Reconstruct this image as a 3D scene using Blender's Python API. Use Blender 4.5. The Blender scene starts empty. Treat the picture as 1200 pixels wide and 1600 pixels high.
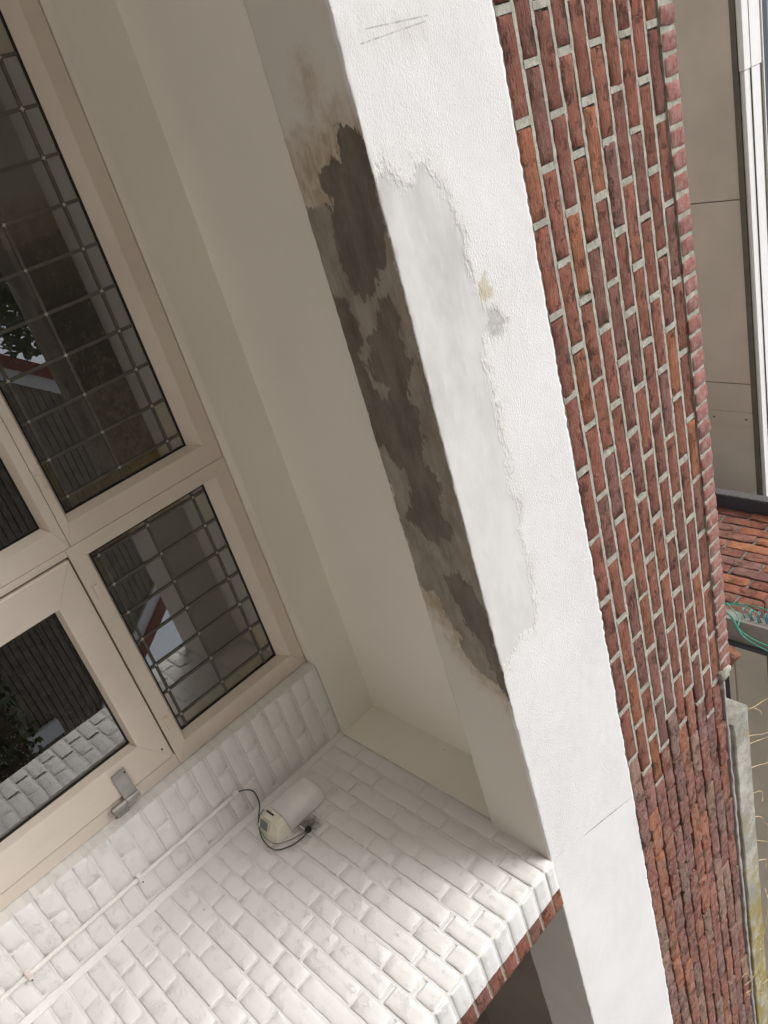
import bpy, math, random
import numpy as np
from mathutils import Matrix, Vector, noise

random.seed(11)
RND = random.Random(7)
scene = bpy.context.scene
COL = scene.collection
R = math.radians

# ------------------------------------------------------------------ camera
# world: X runs along the facade, Y goes into the porch, Z is up;
# the origin is the lower front corner of the concrete beam at the side wall
cam_data = bpy.data.cameras.new('camera')
cam = bpy.data.objects.new('camera', cam_data)
COL.objects.link(cam)
cr = Vector((0.26311483, -0.68154571, 0.68283675))
cd = Vector((0.84460021, -0.17935496, -0.50446237))
cf = Vector((0.46628432, 0.7094556, 0.5284427))
M = Matrix.Identity(4)
for i in range(3):
    M[i][0] = cr[i]; M[i][1] = -cd[i]; M[i][2] = -cf[i]
M.translation = Vector((-2.16653896, -1.21558115, -1.11693317))
cam.matrix_world = M
cam_data.sensor_fit = 'HORIZONTAL'
cam_data.sensor_width = 36.0
cam_data.lens = 1276.2 / 1200 * 36.0
cam_data.clip_start = 0.02
cam_data.clip_end = 500
scene.camera = cam

# ------------------------------------------------------------------ sky, sun, exposure
SUN_EL, SUN_AZ = 38, 228          # azimuth: compass-like angle measured from +Y towards +X
world = bpy.data.worlds.new('World')
scene.world = world
world.use_nodes = True
wn = world.node_tree
for n in list(wn.nodes):
    wn.nodes.remove(n)
sky = wn.nodes.new('ShaderNodeTexSky')
sky.sky_type = 'NISHITA'
sky.sun_disc = False
sky.sun_elevation = R(SUN_EL)
sky.sun_rotation = R(SUN_AZ)
sky.air_density = 1.0
sky.dust_density = 4.0
sky.ozone_density = 1.0
hs = wn.nodes.new('ShaderNodeHueSaturation')
hs.inputs['Saturation'].default_value = 0.36      # overcast: an almost colourless sky
bg = wn.nodes.new('ShaderNodeBackground')
bg.inputs['Strength'].default_value = 0.15
wo = wn.nodes.new('ShaderNodeOutputWorld')
wn.links.new(sky.outputs[0], hs.inputs['Color'])
wn.links.new(hs.outputs[0], bg.inputs['Color'])
wn.links.new(bg.outputs[0], wo.inputs['Surface'])

sun_d = bpy.data.lights.new('sun', 'SUN')
sun_d.energy = 1.15
sun_d.angle = R(40)
sun_d.color = (1.0, 1.0, 1.0)
sun = bpy.data.objects.new('sun', sun_d)
COL.objects.link(sun)
sdir = Vector((math.sin(R(SUN_AZ)) * math.cos(R(SUN_EL)), math.cos(R(SUN_AZ)) * math.cos(R(SUN_EL)), math.sin(R(SUN_EL))))
sun.rotation_euler = sdir.to_track_quat('Z', 'Y').to_euler()
sun.location = sdir * 30

vs = scene.view_settings
vs.view_transform = 'Standard'
vs.look = 'None'
vs.exposure = 0.47
vs.gamma = 1.0
vs.use_curve_mapping = False
scene.render.engine = 'CYCLES'
scene.cycles.use_denoising = True
scene.cycles.max_bounces = 10
scene.cycles.diffuse_bounces = 6
scene.cycles.transparent_max_bounces = 16
scene.cycles.caustics_reflective = False
scene.cycles.caustics_refractive = False

# ------------------------------------------------------------------ measured sizes (metres)
T = 0.2307        # beam thickness
D = 0.9937        # back wall plane
W = 1.0464        # window frame face
HB = 0.4346       # beam height
ZP = 0.017        # underside of the plaster band = top of the window
ZC = 0.1907       # porch ceiling
CO = 0.0638       # brick course
BL = 0.22         # stretcher + joint
X0 = -1.9723
PIER = 0.206
XF = -0.350
GZ = -2.72        # ground

# outlines of the damp, flaked areas on the beam, in metres on its own faces
POLYS = {
    'U1': [[-2.049,-0.003],[-2.079,0.017],[-2.087,0.039],[-2.087,0.056],[-2.07,0.067],[-2.051,0.077],[-2.021,0.081],[-2.032,0.101],[-2.02,0.115],[-2.02,0.135],[-2.01,0.156],[-1.993,0.164],[-1.976,0.164],[-1.964,0.145],[-1.96,0.134],[-1.943,0.14],[-1.944,0.158],[-1.949,0.185],[-1.952,0.244],[-0.94,0.226],[-0.951,0.185],[-0.92,0.162],[-0.868,0.151],[-0.831,0.121],[-0.775,0.128],[-0.741,0.11],[-0.712,0.082],[-0.703,0.049],[-0.69,0.018],[-0.641,-0.004]],
    'D1': [[-2.01,0.156],[-2.02,0.135],[-2.02,0.115],[-2.032,0.101],[-2.021,0.081],[-2.05,0.076],[-2.087,0.057],[-2.078,0.021],[-2.058,0.004],[-2.03,0.005],[-2.005,0.008],[-1.972,0.007],[-1.937,0.014],[-1.901,0.021],[-1.845,0.028],[-1.824,0.042],[-1.84,0.064],[-1.787,0.077],[-1.767,0.107],[-1.755,0.13],[-1.768,0.145],[-1.81,0.15],[-1.851,0.163],[-1.897,0.153],[-1.936,0.144],[-1.96,0.134],[-1.975,0.158]],
    'D2': [[-1.762,0.237],[-1.75,0.213],[-1.741,0.195],[-1.721,0.2],[-1.706,0.189],[-1.691,0.182],[-1.667,0.184],[-1.652,0.182],[-1.63,0.2],[-1.62,0.213],[-1.602,0.207],[-1.571,0.194],[-1.539,0.189],[-1.518,0.18],[-1.493,0.168],[-1.501,0.143],[-1.522,0.127],[-1.547,0.118],[-1.556,0.139],[-1.567,0.16],[-1.598,0.161],[-1.621,0.156],[-1.652,0.148],[-1.672,0.125],[-1.682,0.106],[-1.718,0.084],[-1.746,0.07],[-1.744,0.047],[-1.719,0.047],[-1.677,0.053],[-1.641,0.051],[-1.626,0.052],[-1.612,0.034],[-1.589,0.054],[-1.565,0.074],[-1.526,0.08],[-1.503,0.076],[-1.494,0.055],[-1.468,0.062],[-1.45,0.078],[-1.419,0.064],[-1.389,0.091],[-1.349,0.088],[-1.317,0.058],[-1.307,0.053],[-1.29,0.07],[-1.244,0.073],[-1.215,0.074],[-1.193,0.055],[-1.15,0.069],[-1.161,0.099],[-1.134,0.117],[-1.15,0.147],[-1.18,0.181],[-1.185,0.193],[-1.219,0.159],[-1.269,0.146],[-1.305,0.146],[-1.332,0.149],[-1.336,0.17],[-1.375,0.191],[-1.387,0.204],[-1.394,0.234],[-1.443,0.255],[-1.544,0.259],[-1.656,0.251]],
    'D4': [[-1.009,0.037],[-0.954,0.021],[-0.887,0.008],[-0.817,-0.001],[-0.768,-0.014],[-0.69,-0.012],[-0.63,-0.006],[-0.668,0.01],[-0.711,0.017],[-0.742,0.022],[-0.748,0.033],[-0.792,0.035],[-0.826,0.03],[-0.844,0.051],[-0.866,0.067],[-0.904,0.078],[-0.932,0.087],[-0.96,0.096],[-0.987,0.108],[-1.015,0.115],[-1.038,0.071]],
    'S1': [[-2.208,0.114],[-2.189,0.104],[-2.147,0.109],[-2.132,0.121],[-2.161,0.128]],
    'S2': [[-2.071,0.237],[-2.082,0.178],[-2.096,0.072],[-2.092,0.046],[-2.085,0.003],[-1.924,-0.003],[-1.936,0.146],[-1.95,0.25]],
    'S3': [[-1.075,0.227],[-1.133,0.074],[-0.857,0.005],[-0.641,-0.004],[-0.73,0.104],[-0.841,0.164],[-0.928,0.23]],
    'G1': [[-1.98,-0.028],[-1.979,0.001],[-2.003,0.03],[-1.984,0.042],[-1.94,0.064],[-1.943,0.089],[-1.978,0.108],[-1.97,0.141],[-1.938,0.161],[-1.89,0.187],[-1.852,0.19],[-1.808,0.215],[-1.774,0.199],[-1.737,0.204],[-1.698,0.201],[-1.671,0.215],[-1.643,0.233],[-1.632,0.26],[-1.595,0.276],[-1.563,0.261],[-1.567,0.226],[-1.58,0.201],[-1.535,0.181],[-1.492,0.19],[-1.433,0.188],[-1.36,0.183],[-1.28,0.195],[-1.268,0.184],[-1.198,0.175],[-1.136,0.202],[-1.081,0.172],[-0.986,0.184],[-0.889,0.174],[-0.837,0.173],[-0.793,0.145],[-0.796,0.097],[-0.774,0.048],[-0.757,0.02],[-0.791,-0.028]],
    'G2': [[-1.638,0.238],[-1.632,0.26],[-1.595,0.276],[-1.563,0.261],[-1.574,0.224],[-1.606,0.211]],
    'G3': [[-1.522,0.212],[-1.505,0.23],[-1.485,0.241],[-1.476,0.231],[-1.486,0.219],[-1.457,0.21],[-1.459,0.198],[-1.492,0.207]],
    'Y1': [[-1.705,0.222],[-1.72,0.245],[-1.697,0.255],[-1.673,0.261],[-1.655,0.246],[-1.669,0.218]],
    'P': [[-2.217,0.025],[-2.241,0.059],[-2.235,0.157],[-2.219,0.223],[-2.182,0.219],[-2.187,0.104],[-2.203,0.035]]}

# ------------------------------------------------------------------ node helpers
MATS = {}
class NT:
    def __init__(self, name):
        self.m = bpy.data.materials.new(name)
        self.m.use_nodes = True
        self.t = self.m.node_tree
        for n in list(self.t.nodes):
            self.t.nodes.remove(n)
        self.out = self.t.nodes.new('ShaderNodeOutputMaterial')
        MATS[name] = self.m
    def n(self, typ, **kw):
        nd = self.t.nodes.new(typ)
        for k, v in kw.items():
            if k.startswith('i_'):
                key = k[2:].replace('_', ' ')
                self.put(nd.inputs[key], v)
            else:
                setattr(nd, k, v)
        return nd
    def put(self, sock, v):
        if hasattr(v, 'is_output'):
            self.t.links.new(v, sock)
        else:
            sock.default_value = v
    def math(self, op, a, b=0.0, c=None, clamp=False):
        nd = self.t.nodes.new('ShaderNodeMath'); nd.operation = op; nd.use_clamp = clamp
        self.put(nd.inputs[0], a); self.put(nd.inputs[1], b)
        if c is not None: self.put(nd.inputs[2], c)
        return nd.outputs[0]
    def ramp(self, v, lo, hi, a=0.0, b=1.0, smooth=True):
        nd = self.t.nodes.new('ShaderNodeMapRange')
        nd.interpolation_type = 'SMOOTHSTEP' if smooth else 'LINEAR'
        self.put(nd.inputs[0], v)
        nd.inputs[1].default_value = lo; nd.inputs[2].default_value = hi
        nd.inputs[3].default_value = a; nd.inputs[4].default_value = b
        return nd.outputs[0]
    def mix(self, f, a, b, blend='MIX'):
        nd = self.t.nodes.new('ShaderNodeMix'); nd.data_type = 'RGBA'; nd.blend_type = blend
        self.put(nd.inputs[0], f)
        self.put(nd.inputs[6], a if hasattr(a, 'is_output') else (*a, 1.0)); self.put(nd.inputs[7], b if hasattr(b, 'is_output') else (*b, 1.0))
        return nd.outputs[2]
    def coord(self, kind='Object', scale=(1, 1, 1)):
        tc = self.t.nodes.new('ShaderNodeTexCoord')
        mp = self.t.nodes.new('ShaderNodeMapping')
        mp.inputs['Scale'].default_value = scale
        self.t.links.new(tc.outputs[kind], mp.inputs[0])
        return mp.outputs[0]
    def noise(self, vec, scale, detail=4.0, rough=0.55, w=None, distort=0.0, typ='FBM'):
        nd = self.t.nodes.new('ShaderNodeTexNoise')
        nd.noise_dimensions = '4D' if w is not None else '3D'
        self.t.links.new(vec, nd.inputs['Vector'])
        nd.inputs['Scale'].default_value = scale
        nd.inputs['Detail'].default_value = detail
        nd.inputs['Roughness'].default_value = rough
        nd.inputs['Distortion'].default_value = distort
        if w is not None: self.put(nd.inputs['W'], w)
        return nd.outputs[0]
    def voronoi(self, vec, scale, feature='F1', rnd=1.0):
        nd = self.t.nodes.new('ShaderNodeTexVoronoi')
        nd.feature = feature
        self.t.links.new(vec, nd.inputs['Vector'])
        nd.inputs['Scale'].default_value = scale
        nd.inputs['Randomness'].default_value = rnd
        return nd
    def attr(self, name):
        nd = self.t.nodes.new('ShaderNodeAttribute'); nd.attribute_name = name
        return nd.outputs['Fac']
    def bump(self, h, dist=0.01, strength=1.0, normal=None):
        nd = self.t.nodes.new('ShaderNodeBump')
        nd.inputs['Distance'].default_value = dist
        nd.inputs['Strength'].default_value = strength
        self.put(nd.inputs['Height'], h)
        if normal is not None: self.put(nd.inputs['Normal'], normal)
        return nd.outputs[0]
    def done(self, color, rough=0.8, normal=None, metallic=0.0, spec=0.5, **kw):
        p = self.t.nodes.new('ShaderNodeBsdfPrincipled')
        self.put(p.inputs['Base Color'], color if hasattr(color, 'is_output') else (*color, 1.0))
        self.put(p.inputs['Roughness'], rough)
        self.put(p.inputs['Metallic'], metallic)
        self.put(p.inputs['Specular IOR Level'], spec)
        for k, v in kw.items():
            self.put(p.inputs[k], v)
        if normal is not None: self.put(p.inputs['Normal'], normal)
        self.t.links.new(p.outputs[0], self.out.inputs[0])
        return self.m
    def specks(self, vec, scale=9.0, size=0.035, keep=0.62):
        v = self.voronoi(vec, scale)
        d = self.ramp(v.outputs['Distance'], size * 0.5, size, 1.0, 0.0)
        sep = self.t.nodes.new('ShaderNodeSeparateColor')
        self.t.links.new(v.outputs['Color'], sep.inputs[0])
        return self.math('MULTIPLY', d, self.math('GREATER_THAN', sep.outputs[0], keep))

# ------------------------------------------------------------------ materials
def plain(name, col, rough=0.6, metallic=0.0, spec=0.5, var=0.12, vscale=20.0, bump=0.0, bscale=200.0):
    t = NT(name)
    v = t.coord('Object')
    n1 = t.noise(v, vscale, 5)
    f = t.ramp(n1, 0.3, 0.7, 1 - var, 1 + var)
    c = t.mix(1.0, col, f, 'MULTIPLY')
    nm = t.bump(t.noise(v, bscale, 4), bump) if bump else None
    return t.done(c, rough, nm, metallic, spec)

def m_brick(name, film, creases=1.0, crease_col=(0.07, 0.036, 0.03), fibre_amt=1.0):
    t = NT(name)
    oi = t.n('ShaderNodeObjectInfo')
    w = t.math('MULTIPLY', oi.outputs['Random'], 60.0)
    v = t.coord('Object')
    vs_ = t.coord('Object', (0.30, 1.0, 1.0))
    vf = t.coord('Object', (0.26, 1.0, 1.0))
    big = t.noise(v, 14, 3, w=w)
    base = oi.outputs['Color']
    c = t.mix(1.0, base, t.ramp(big, 0.25, 0.75, 0.78, 1.25), 'MULTIPLY')
    # burnt darker skin in tongues
    skin = t.noise(vs_, 24, 6, 0.65, w=t.math('ADD', w, 9.0), distort=0.8)
    c = t.mix(t.ramp(skin, 0.45, 0.72, 0, 0.55), c, (0.165, 0.085, 0.074))
    # short drag marks of the hand-moulded clay along the brick
    fib = t.noise(vf, 210, 5, 0.66, w=w, distort=1.4)
    c = t.mix(t.ramp(fib, 0.53, 0.68, 0, 0.62 * fibre_amt), c, t.mix(0.5, base, (0.50, 0.24, 0.15)))
    c = t.mix(t.ramp(fib, 0.46, 0.32, 0, 0.78 * fibre_amt), c, (0.085, 0.045, 0.038))
    # open folds and pits
    fold = t.noise(vs_, 70, 5, 0.64, w=w, distort=1.0)
    ridge = t.math('ABSOLUTE', t.math('SUBTRACT', fold, 0.5))
    gate = t.ramp(t.noise(v, 22, 2, w=t.math('ADD', w, 21.0)), 0.50, 0.64)
    crack = t.math('MULTIPLY', t.ramp(ridge, 0.0, 0.05, 1.0, 0.0), t.math('MULTIPLY', gate, 0.9 * creases))
    c = t.mix(crack, c, crease_col)
    grit = t.noise(v, 560, 4, 0.75, w=w)
    c = t.mix(t.ramp(grit, 0.52, 0.72, 0, 0.50), c, (0.54, 0.33, 0.25))
    pit = t.ramp(grit, 0.38, 0.28, 0, 0.5)
    c = t.mix(pit, c, (0.10, 0.05, 0.04))
    c = t.mix(t.math('MULTIPLY', t.ramp(t.noise(v, 40, 5, 0.7, w=t.math('ADD', w, 40.0)), 0.38, 0.70, 0, 1.0), film[3]), c, film[:3])
    h = t.math('ADD', t.math('MULTIPLY', fold, 0.7), t.math('MULTIPLY', fib, 0.55 * fibre_amt))
    h = t.math('ADD', h, t.math('MULTIPLY', grit, 0.22))
    h = t.math('SUBTRACT', h, t.math('MULTIPLY', crack, 0.6))
    nm = t.bump(h, 0.017, 1.0)
    return t.done(c, 0.95, nm, spec=0.15)

def m_mortar(name, col, col2, bd=0.007):
    t = NT(name)
    v = t.coord('Object')
    a = t.noise(v, 35, 5, 0.6)
    b = t.noise(v, 420, 4, 0.7)
    c = t.mix(t.ramp(a, 0.35, 0.65), col, col2)
    c = t.mix(t.ramp(t.noise(v, 7, 4, 0.6), 0.5, 0.75, 0, 0.5), c, tuple(x * 0.72 for x in col))
    c = t.mix(t.ramp(b, 0.48, 0.70, 0, 0.55), c, tuple(x * 0.5 for x in col))
    h = t.math('ADD', t.math('MULTIPLY', a, 1.2), t.math('MULTIPLY', b, 0.35))
    return t.done(c, 0.95, t.bump(h, bd), spec=0.2)

def m_white_brick(name):
    t = NT(name)
    oi = t.n('ShaderNodeObjectInfo')
    w = t.math('MULTIPLY', oi.outputs['Random'], 60.0)
    v = t.coord('Object')
    vs_ = t.coord('Object', (0.6, 1.0, 1.0))
    a = t.noise(v, 9, 3, w=w)
    c = t.mix(t.ramp(a, 0.3, 0.7), (0.765, 0.762, 0.748), (0.79, 0.787, 0.775))
    fold = t.noise(vs_, 190, 4, 0.62, w=w, distort=0.8)
    gate = t.ramp(t.noise(v, 20, 2, w=t.math('ADD', w, 5.0)), 0.46, 0.70)
    ridge = t.math('ABSOLUTE', t.math('SUBTRACT', fold, 0.52))
    crack = t.math('MULTIPLY', t.ramp(ridge, 0.0, 0.022, 1, 0), gate)
    fine = t.noise(v, 260, 4, 0.65, w=w)
    c = t.mix(t.math('MULTIPLY', crack, 0.0), c, (0.35, 0.33, 0.30))
    h = t.math('ADD', t.math('MULTIPLY', fold, t.math('ADD', t.math('MULTIPLY', gate, 0.6), 0.14)), t.math('MULTIPLY', fine, 0.14))
    h = t.math('SUBTRACT', h, t.math('MULTIPLY', crack, 0.16))
    g = t.n('ShaderNodeNewGeometry').outputs['Position']
    c = t.mix(t.math('MULTIPLY', t.specks(g, 11, 0.035, 0.8), 0.8), c, (0.08, 0.07, 0.05))
    # grime and cobweb round the cable hole below the lamp
    d = t.n('ShaderNodeVectorMath', operation='DISTANCE'); t.t.links.new(g, d.inputs[0]); d.inputs[1].default_value = (0.0, 0.775, -0.352)
    dd = t.math('ADD', d.outputs['Value'], t.math('MULTIPLY', t.math('SUBTRACT', t.noise(g, 38, 5, 0.7), 0.5), 0.11))
    c = t.mix(t.ramp(dd, 0.004, 0.075, 0.9, 0.0), c, (0.07, 0.06, 0.045))
    return t.done(c, 0.55, t.bump(h, 0.0036, 1.0), spec=0.3)

def m_white_mortar(name):
    t = NT(name)
    v = t.coord('Object')
    a = t.noise(v, 25, 5, 0.6)
    b = t.noise(v, 130, 4, 0.6)
    c = t.mix(t.ramp(a, 0.3, 0.7), (0.72, 0.717, 0.70), (0.77, 0.767, 0.755))
    line = t.ramp(t.math('ABSOLUTE', t.math('SUBTRACT', t.noise(v, 38, 3, distort=1.0), 0.5)), 0, 0.012, 0.12, 0)
    c = t.mix(line, c, (0.25, 0.23, 0.2))
    return t.done(c, 0.6, t.bump(t.math('ADD', a, t.math('MULTIPLY', b, 0.4)), 0.003), spec=0.35)

def m_plaster(name, col, var=0.05, bd=0.0012, specks=True, rough=0.7, sc=60):
    t = NT(name)
    g = t.n('ShaderNodeNewGeometry').outputs['Position']
    a = t.noise(g, 2.2, 4)
    c = t.mix(1.0, col, t.ramp(a, 0.3, 0.7, 1 - var, 1 + var), 'MULTIPLY')
    if specks:
        c = t.mix(t.math('MULTIPLY', t.specks(g, 7, 0.022, 0.72), 0.85), c, (0.06, 0.05, 0.04))
    h = t.math('ADD', t.noise(g, sc, 4, 0.5), t.math('MULTIPLY', t.noise(g, 6, 3), 3.0))
    return t.done(c, rough, t.bump(h, bd), spec=0.3)

def m_beam(name, stained):
    t = NT(name)
    g = t.n('ShaderNodeNewGeometry').outputs['Position']
    mp = t.n('ShaderNodeMapping'); mp.inputs['Scale'].default_value = (0.45, 1, 1)
    t.t.links.new(g, mp.inputs[0]); gs = mp.outputs[0]
    stip = t.noise(gs, 560, 3, 0.7)
    stip2 = t.noise(gs, 230, 4, 0.65)
    big = t.noise(g, 4.0, 4)
    paint = t.mix(t.ramp(big, 0.3, 0.7), (0.78, 0.78, 0.775), (0.83, 0.83, 0.83))
    paint = t.mix(t.ramp(stip2, 0.58, 0.8, 0, 0.25), paint, (0.66, 0.65, 0.63))
    hpaint = t.math('ADD', t.math('MULTIPLY', stip, 0.55), t.math('MULTIPLY', stip2, 0.45))
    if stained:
        paint = t.mix(t.ramp(t.attr('under_flag'), 0.2, 0.8), paint, (0.635, 0.605, 0.555))  # same paint underneath, its shade put into a darker, warmer colour
    if not stained:
        paint = t.mix(t.math('MULTIPLY', t.specks(g, 10, 0.05, 0.75), 0.6), paint, (0.3, 0.29, 0.26))
        return t.done(paint, 0.85, t.bump(hpaint, 0.0030, 0.9), spec=0.25)
    n_a = t.math('SUBTRACT', t.noise(g, 26, 5, 0.6), 0.5)
    n_b = t.math('SUBTRACT', t.noise(gs, 120, 4, 0.65), 0.5)
    jag = t.math('ADD', t.math('MULTIPLY', n_a, 0.05), t.math('MULTIPLY', n_b, 0.045))
    jag_f = t.math('MULTIPLY', jag, 0.75)
    def edge(a, w, j=jag, off=0.0):
        return t.ramp(t.math('ADD', t.math('ADD', t.attr(a), off), j), -w, w)
    mpx = t.n('ShaderNodeMapping'); mpx.inputs['Scale'].default_value = (0.16, 1, 1)
    t.t.links.new(g, mpx.inputs[0]); gx = mpx.outputs[0]
    peel_u = edge('peel_under', 0.003, t.math('ADD', jag, t.math('MULTIPLY', t.math('SUBTRACT', t.noise(gx, 90, 4, 0.7), 0.5), 0.02)))
    feather = t.math('SUBTRACT', t.noise(gx, 60, 5, 0.7), 0.5)
    dark_u = t.math('MULTIPLY', edge('dark_under', 0.0065, t.math('ADD', jag, t.math('MULTIPLY', feather, 0.045)), 0.007), t.ramp(t.noise(gx, 22, 5, 0.6), 0.25, 0.6, 0.6, 1.0))
    soft_u = t.ramp(t.math('ADD', t.attr('brown_under'), t.math('MULTIPLY', n_a, 0.12)), -0.05, 0.035)
    halo_u = t.ramp(t.math('ADD', t.attr('peel_under'), t.math('MULTIPLY', n_a, 0.1)), -0.09, 0.01)
    peel_f = edge('peel_front', 0.015, t.math('MULTIPLY', jag, 1.15))
    fring_f = t.math('MULTIPLY', t.ramp(t.math('ADD', t.attr('peel_front'), jag_f), -0.055, -0.004), t.math('SUBTRACT', 1.0, peel_f))
    grey_f = t.math('MULTIPLY', edge('grey_front', 0.010, t.math('MULTIPLY', jag, 1.5)), t.ramp(t.noise(g, 75, 4, 0.6), 0.35, 0.6, 0.35, 1.0))
    yel_f = edge('yellow_front', 0.006, jag_f)
    dirt_f = t.ramp(t.math('ADD', t.attr('dirt_front'), t.math('MULTIPLY', n_a, 0.1)), -0.06, 0.05)
    # underside
    streak = t.noise(gs, 42, 5, 0.65, distort=0.5)
    paint = t.mix(t.math('MULTIPLY', t.math('MULTIPLY', halo_u, t.ramp(streak, 0.3, 0.7, 0.25, 0.75)), t.math('GREATER_THAN', t.attr('peel_under'), -0.095)), paint, (0.40, 0.33, 0.24))
    paint = t.mix(t.math('MULTIPLY', soft_u, t.ramp(streak, 0.25, 0.7, 0.2, 0.85)), paint, (0.36, 0.28, 0.19))
    mid = t.mix(t.ramp(t.noise(gs, 18, 5, 0.6), 0.3, 0.7), (0.205, 0.18, 0.15), (0.33, 0.295, 0.255))
    mid = t.mix(t.ramp(t.noise(gx, 75, 5, 0.7), 0.52, 0.75, 0, 0.5), mid, (0.43, 0.39, 0.34))
    mid = t.mix(t.ramp(t.noise(g, 380, 3, 0.7), 0.55, 0.75, 0, 0.35), mid, (0.17, 0.15, 0.12))
    drk = t.mix(t.ramp(t.noise(gs, 14, 5, 0.65), 0.3, 0.72), (0.095, 0.080, 0.066), (0.175, 0.150, 0.125))
    drk = t.mix(t.ramp(t.noise(gx, 80, 5, 0.7), 0.55, 0.78, 0, 0.55), drk, (0.25, 0.22, 0.19))
    drk = t.mix(t.ramp(t.noise(g, 420, 3, 0.75), 0.56, 0.76, 0, 0.4), drk, (0.24, 0.21, 0.18))
    under = t.mix(dark_u, mid, drk)
    tide = t.math('MULTIPLY', t.ramp(t.math('ABSOLUTE', t.math('ADD', t.math('ADD', t.attr('dark_under'), 0.007), t.math('ADD', jag, t.math('MULTIPLY', feather, 0.045)))), 0.0, 0.007, 1.0, 0.0), 0.5)
    under = t.mix(tide, under, (0.09, 0.075, 0.058))
    c = t.mix(peel_u, paint, under)
    # front face
    bare = t.mix(t.ramp(t.noise(gs, 12, 5, 0.6), 0.3, 0.7), (0.53, 0.525, 0.51), (0.65, 0.645, 0.625))
    sxb = t.n('ShaderNodeSeparateXYZ'); t.t.links.new(g, sxb.inputs[0])
    bare = t.mix(t.math('MULTIPLY', t.ramp(t.math('ADD', sxb.outputs[0], t.math('MULTIPLY', n_a, 0.5)), -1.85, -1.1), 0.55), bare, (0.735, 0.73, 0.715))
    bare = t.mix(t.ramp(t.noise(gx, 70, 5, 0.7), 0.5, 0.75, 0, 0.5), bare, (0.76, 0.755, 0.74))
    bare = t.mix(t.ramp(t.noise(g, 500, 3, 0.75), 0.56, 0.78, 0, 0.35), bare, (0.50, 0.49, 0.46))
    bare = t.mix(t.ramp(t.noise(gs, 34, 5, 0.65), 0.5, 0.75, 0, 0.45), bare, (0.60, 0.595, 0.58))
    bare = t.mix(grey_f, bare, (0.44, 0.435, 0.42))
    c = t.mix(t.math('MULTIPLY', fring_f, t.ramp(t.noise(g, 9, 5, 0.65), 0.42, 0.68, 0.0, 0.7)), c, (0.72, 0.695, 0.61))
    c = t.mix(t.math('MULTIPLY', dirt_f, t.ramp(streak, 0.35, 0.7, 0.1, 0.5)), c, (0.60, 0.57, 0.51))
    c = t.mix(peel_f, c, bare)
    near = t.ramp(t.attr('peel_front'), -0.05, -0.012, 0, 1)
    flake = t.math('MULTIPLY', t.ramp(t.noise(g, 62, 5, 0.6), 0.60, 0.635), t.math('MULTIPLY', near, t.math('SUBTRACT', 1.0, peel_f)))
    flake = t.math('MULTIPLY', flake, t.ramp(t.noise(g, 6, 3), 0.48, 0.58))
    c = t.mix(t.math('MULTIPLY', flake, 0.85), c, (0.47, 0.46, 0.435))
    c = t.mix(t.math('MULTIPLY', yel_f, 0.8), c, (0.60, 0.55, 0.40))
    c = t.mix(t.math('MULTIPLY', t.specks(g, 10, 0.03, 0.8), 0.75), c, (0.2, 0.18, 0.15))
    # two faint pencil lines near the upper end of the beam face
    for (xa, za, xb, zb) in ((-2.2033, 0.0485, -2.2099, 0.2289), (-2.2239, 0.0714, -2.2182, 0.2375)):
        ln = math.hypot(xb - xa, zb - za); ux, uz = (xb - xa) / ln, (zb - za) / ln
        px_ = t.math('SUBTRACT', sxb.outputs[0], xa); pz_ = t.math('SUBTRACT', sxb.outputs[2], za)
        al = t.math('ADD', t.math('MULTIPLY', px_, ux), t.math('MULTIPLY', pz_, uz))
        ac = t.math('ABSOLUTE', t.math('SUBTRACT', t.math('MULTIPLY', px_, uz), t.math('MULTIPLY', pz_, ux)))
        on = t.math('MULTIPLY', t.ramp(ac, 0.0007, 0.0022, 1, 0), t.math('MULTIPLY', t.math('GREATER_THAN', al, 0.0), t.math('LESS_THAN', al, ln)))
        on = t.math('MULTIPLY', on, t.ramp(t.noise(g, 60, 4, 0.7), 0.35, 0.6, 0.1, 0.7))
        c = t.mix(t.math('MULTIPLY', on, t.ramp(t.attr('under_flag'), 0.2, 0.8, 1, 0)), c, (0.33, 0.33, 0.34))
    flat = t.math('MAXIMUM', peel_f, peel_u)
    under_flag = t.ramp(t.attr('under_flag'), 0.2, 0.8, 1.0, 0.3)
    h = t.math('MULTIPLY', hpaint, t.math('MULTIPLY', t.math('SUBTRACT', 1.0, t.math('MULTIPLY', flat, 0.85)), under_flag))
    crumbs = t.math('MULTIPLY', t.noise(g, 170, 3, 0.7), t.math('MULTIPLY', fring_f, t.ramp(t.noise(g, 9, 5, 0.65), 0.42, 0.68, 0.0, 0.6)))
    h = t.math('ADD', h, crumbs)
    h = t.math('SUBTRACT', h, t.math('MULTIPLY', flat, 0.05))
    rough = t.mix(t.math('MULTIPLY', dark_u, peel_u), (0.85, 0.85, 0.85), (0.5, 0.5, 0.5))
    return t.done(c, rough, t.bump(h, 0.0034, 1.0), spec=0.25)

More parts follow.
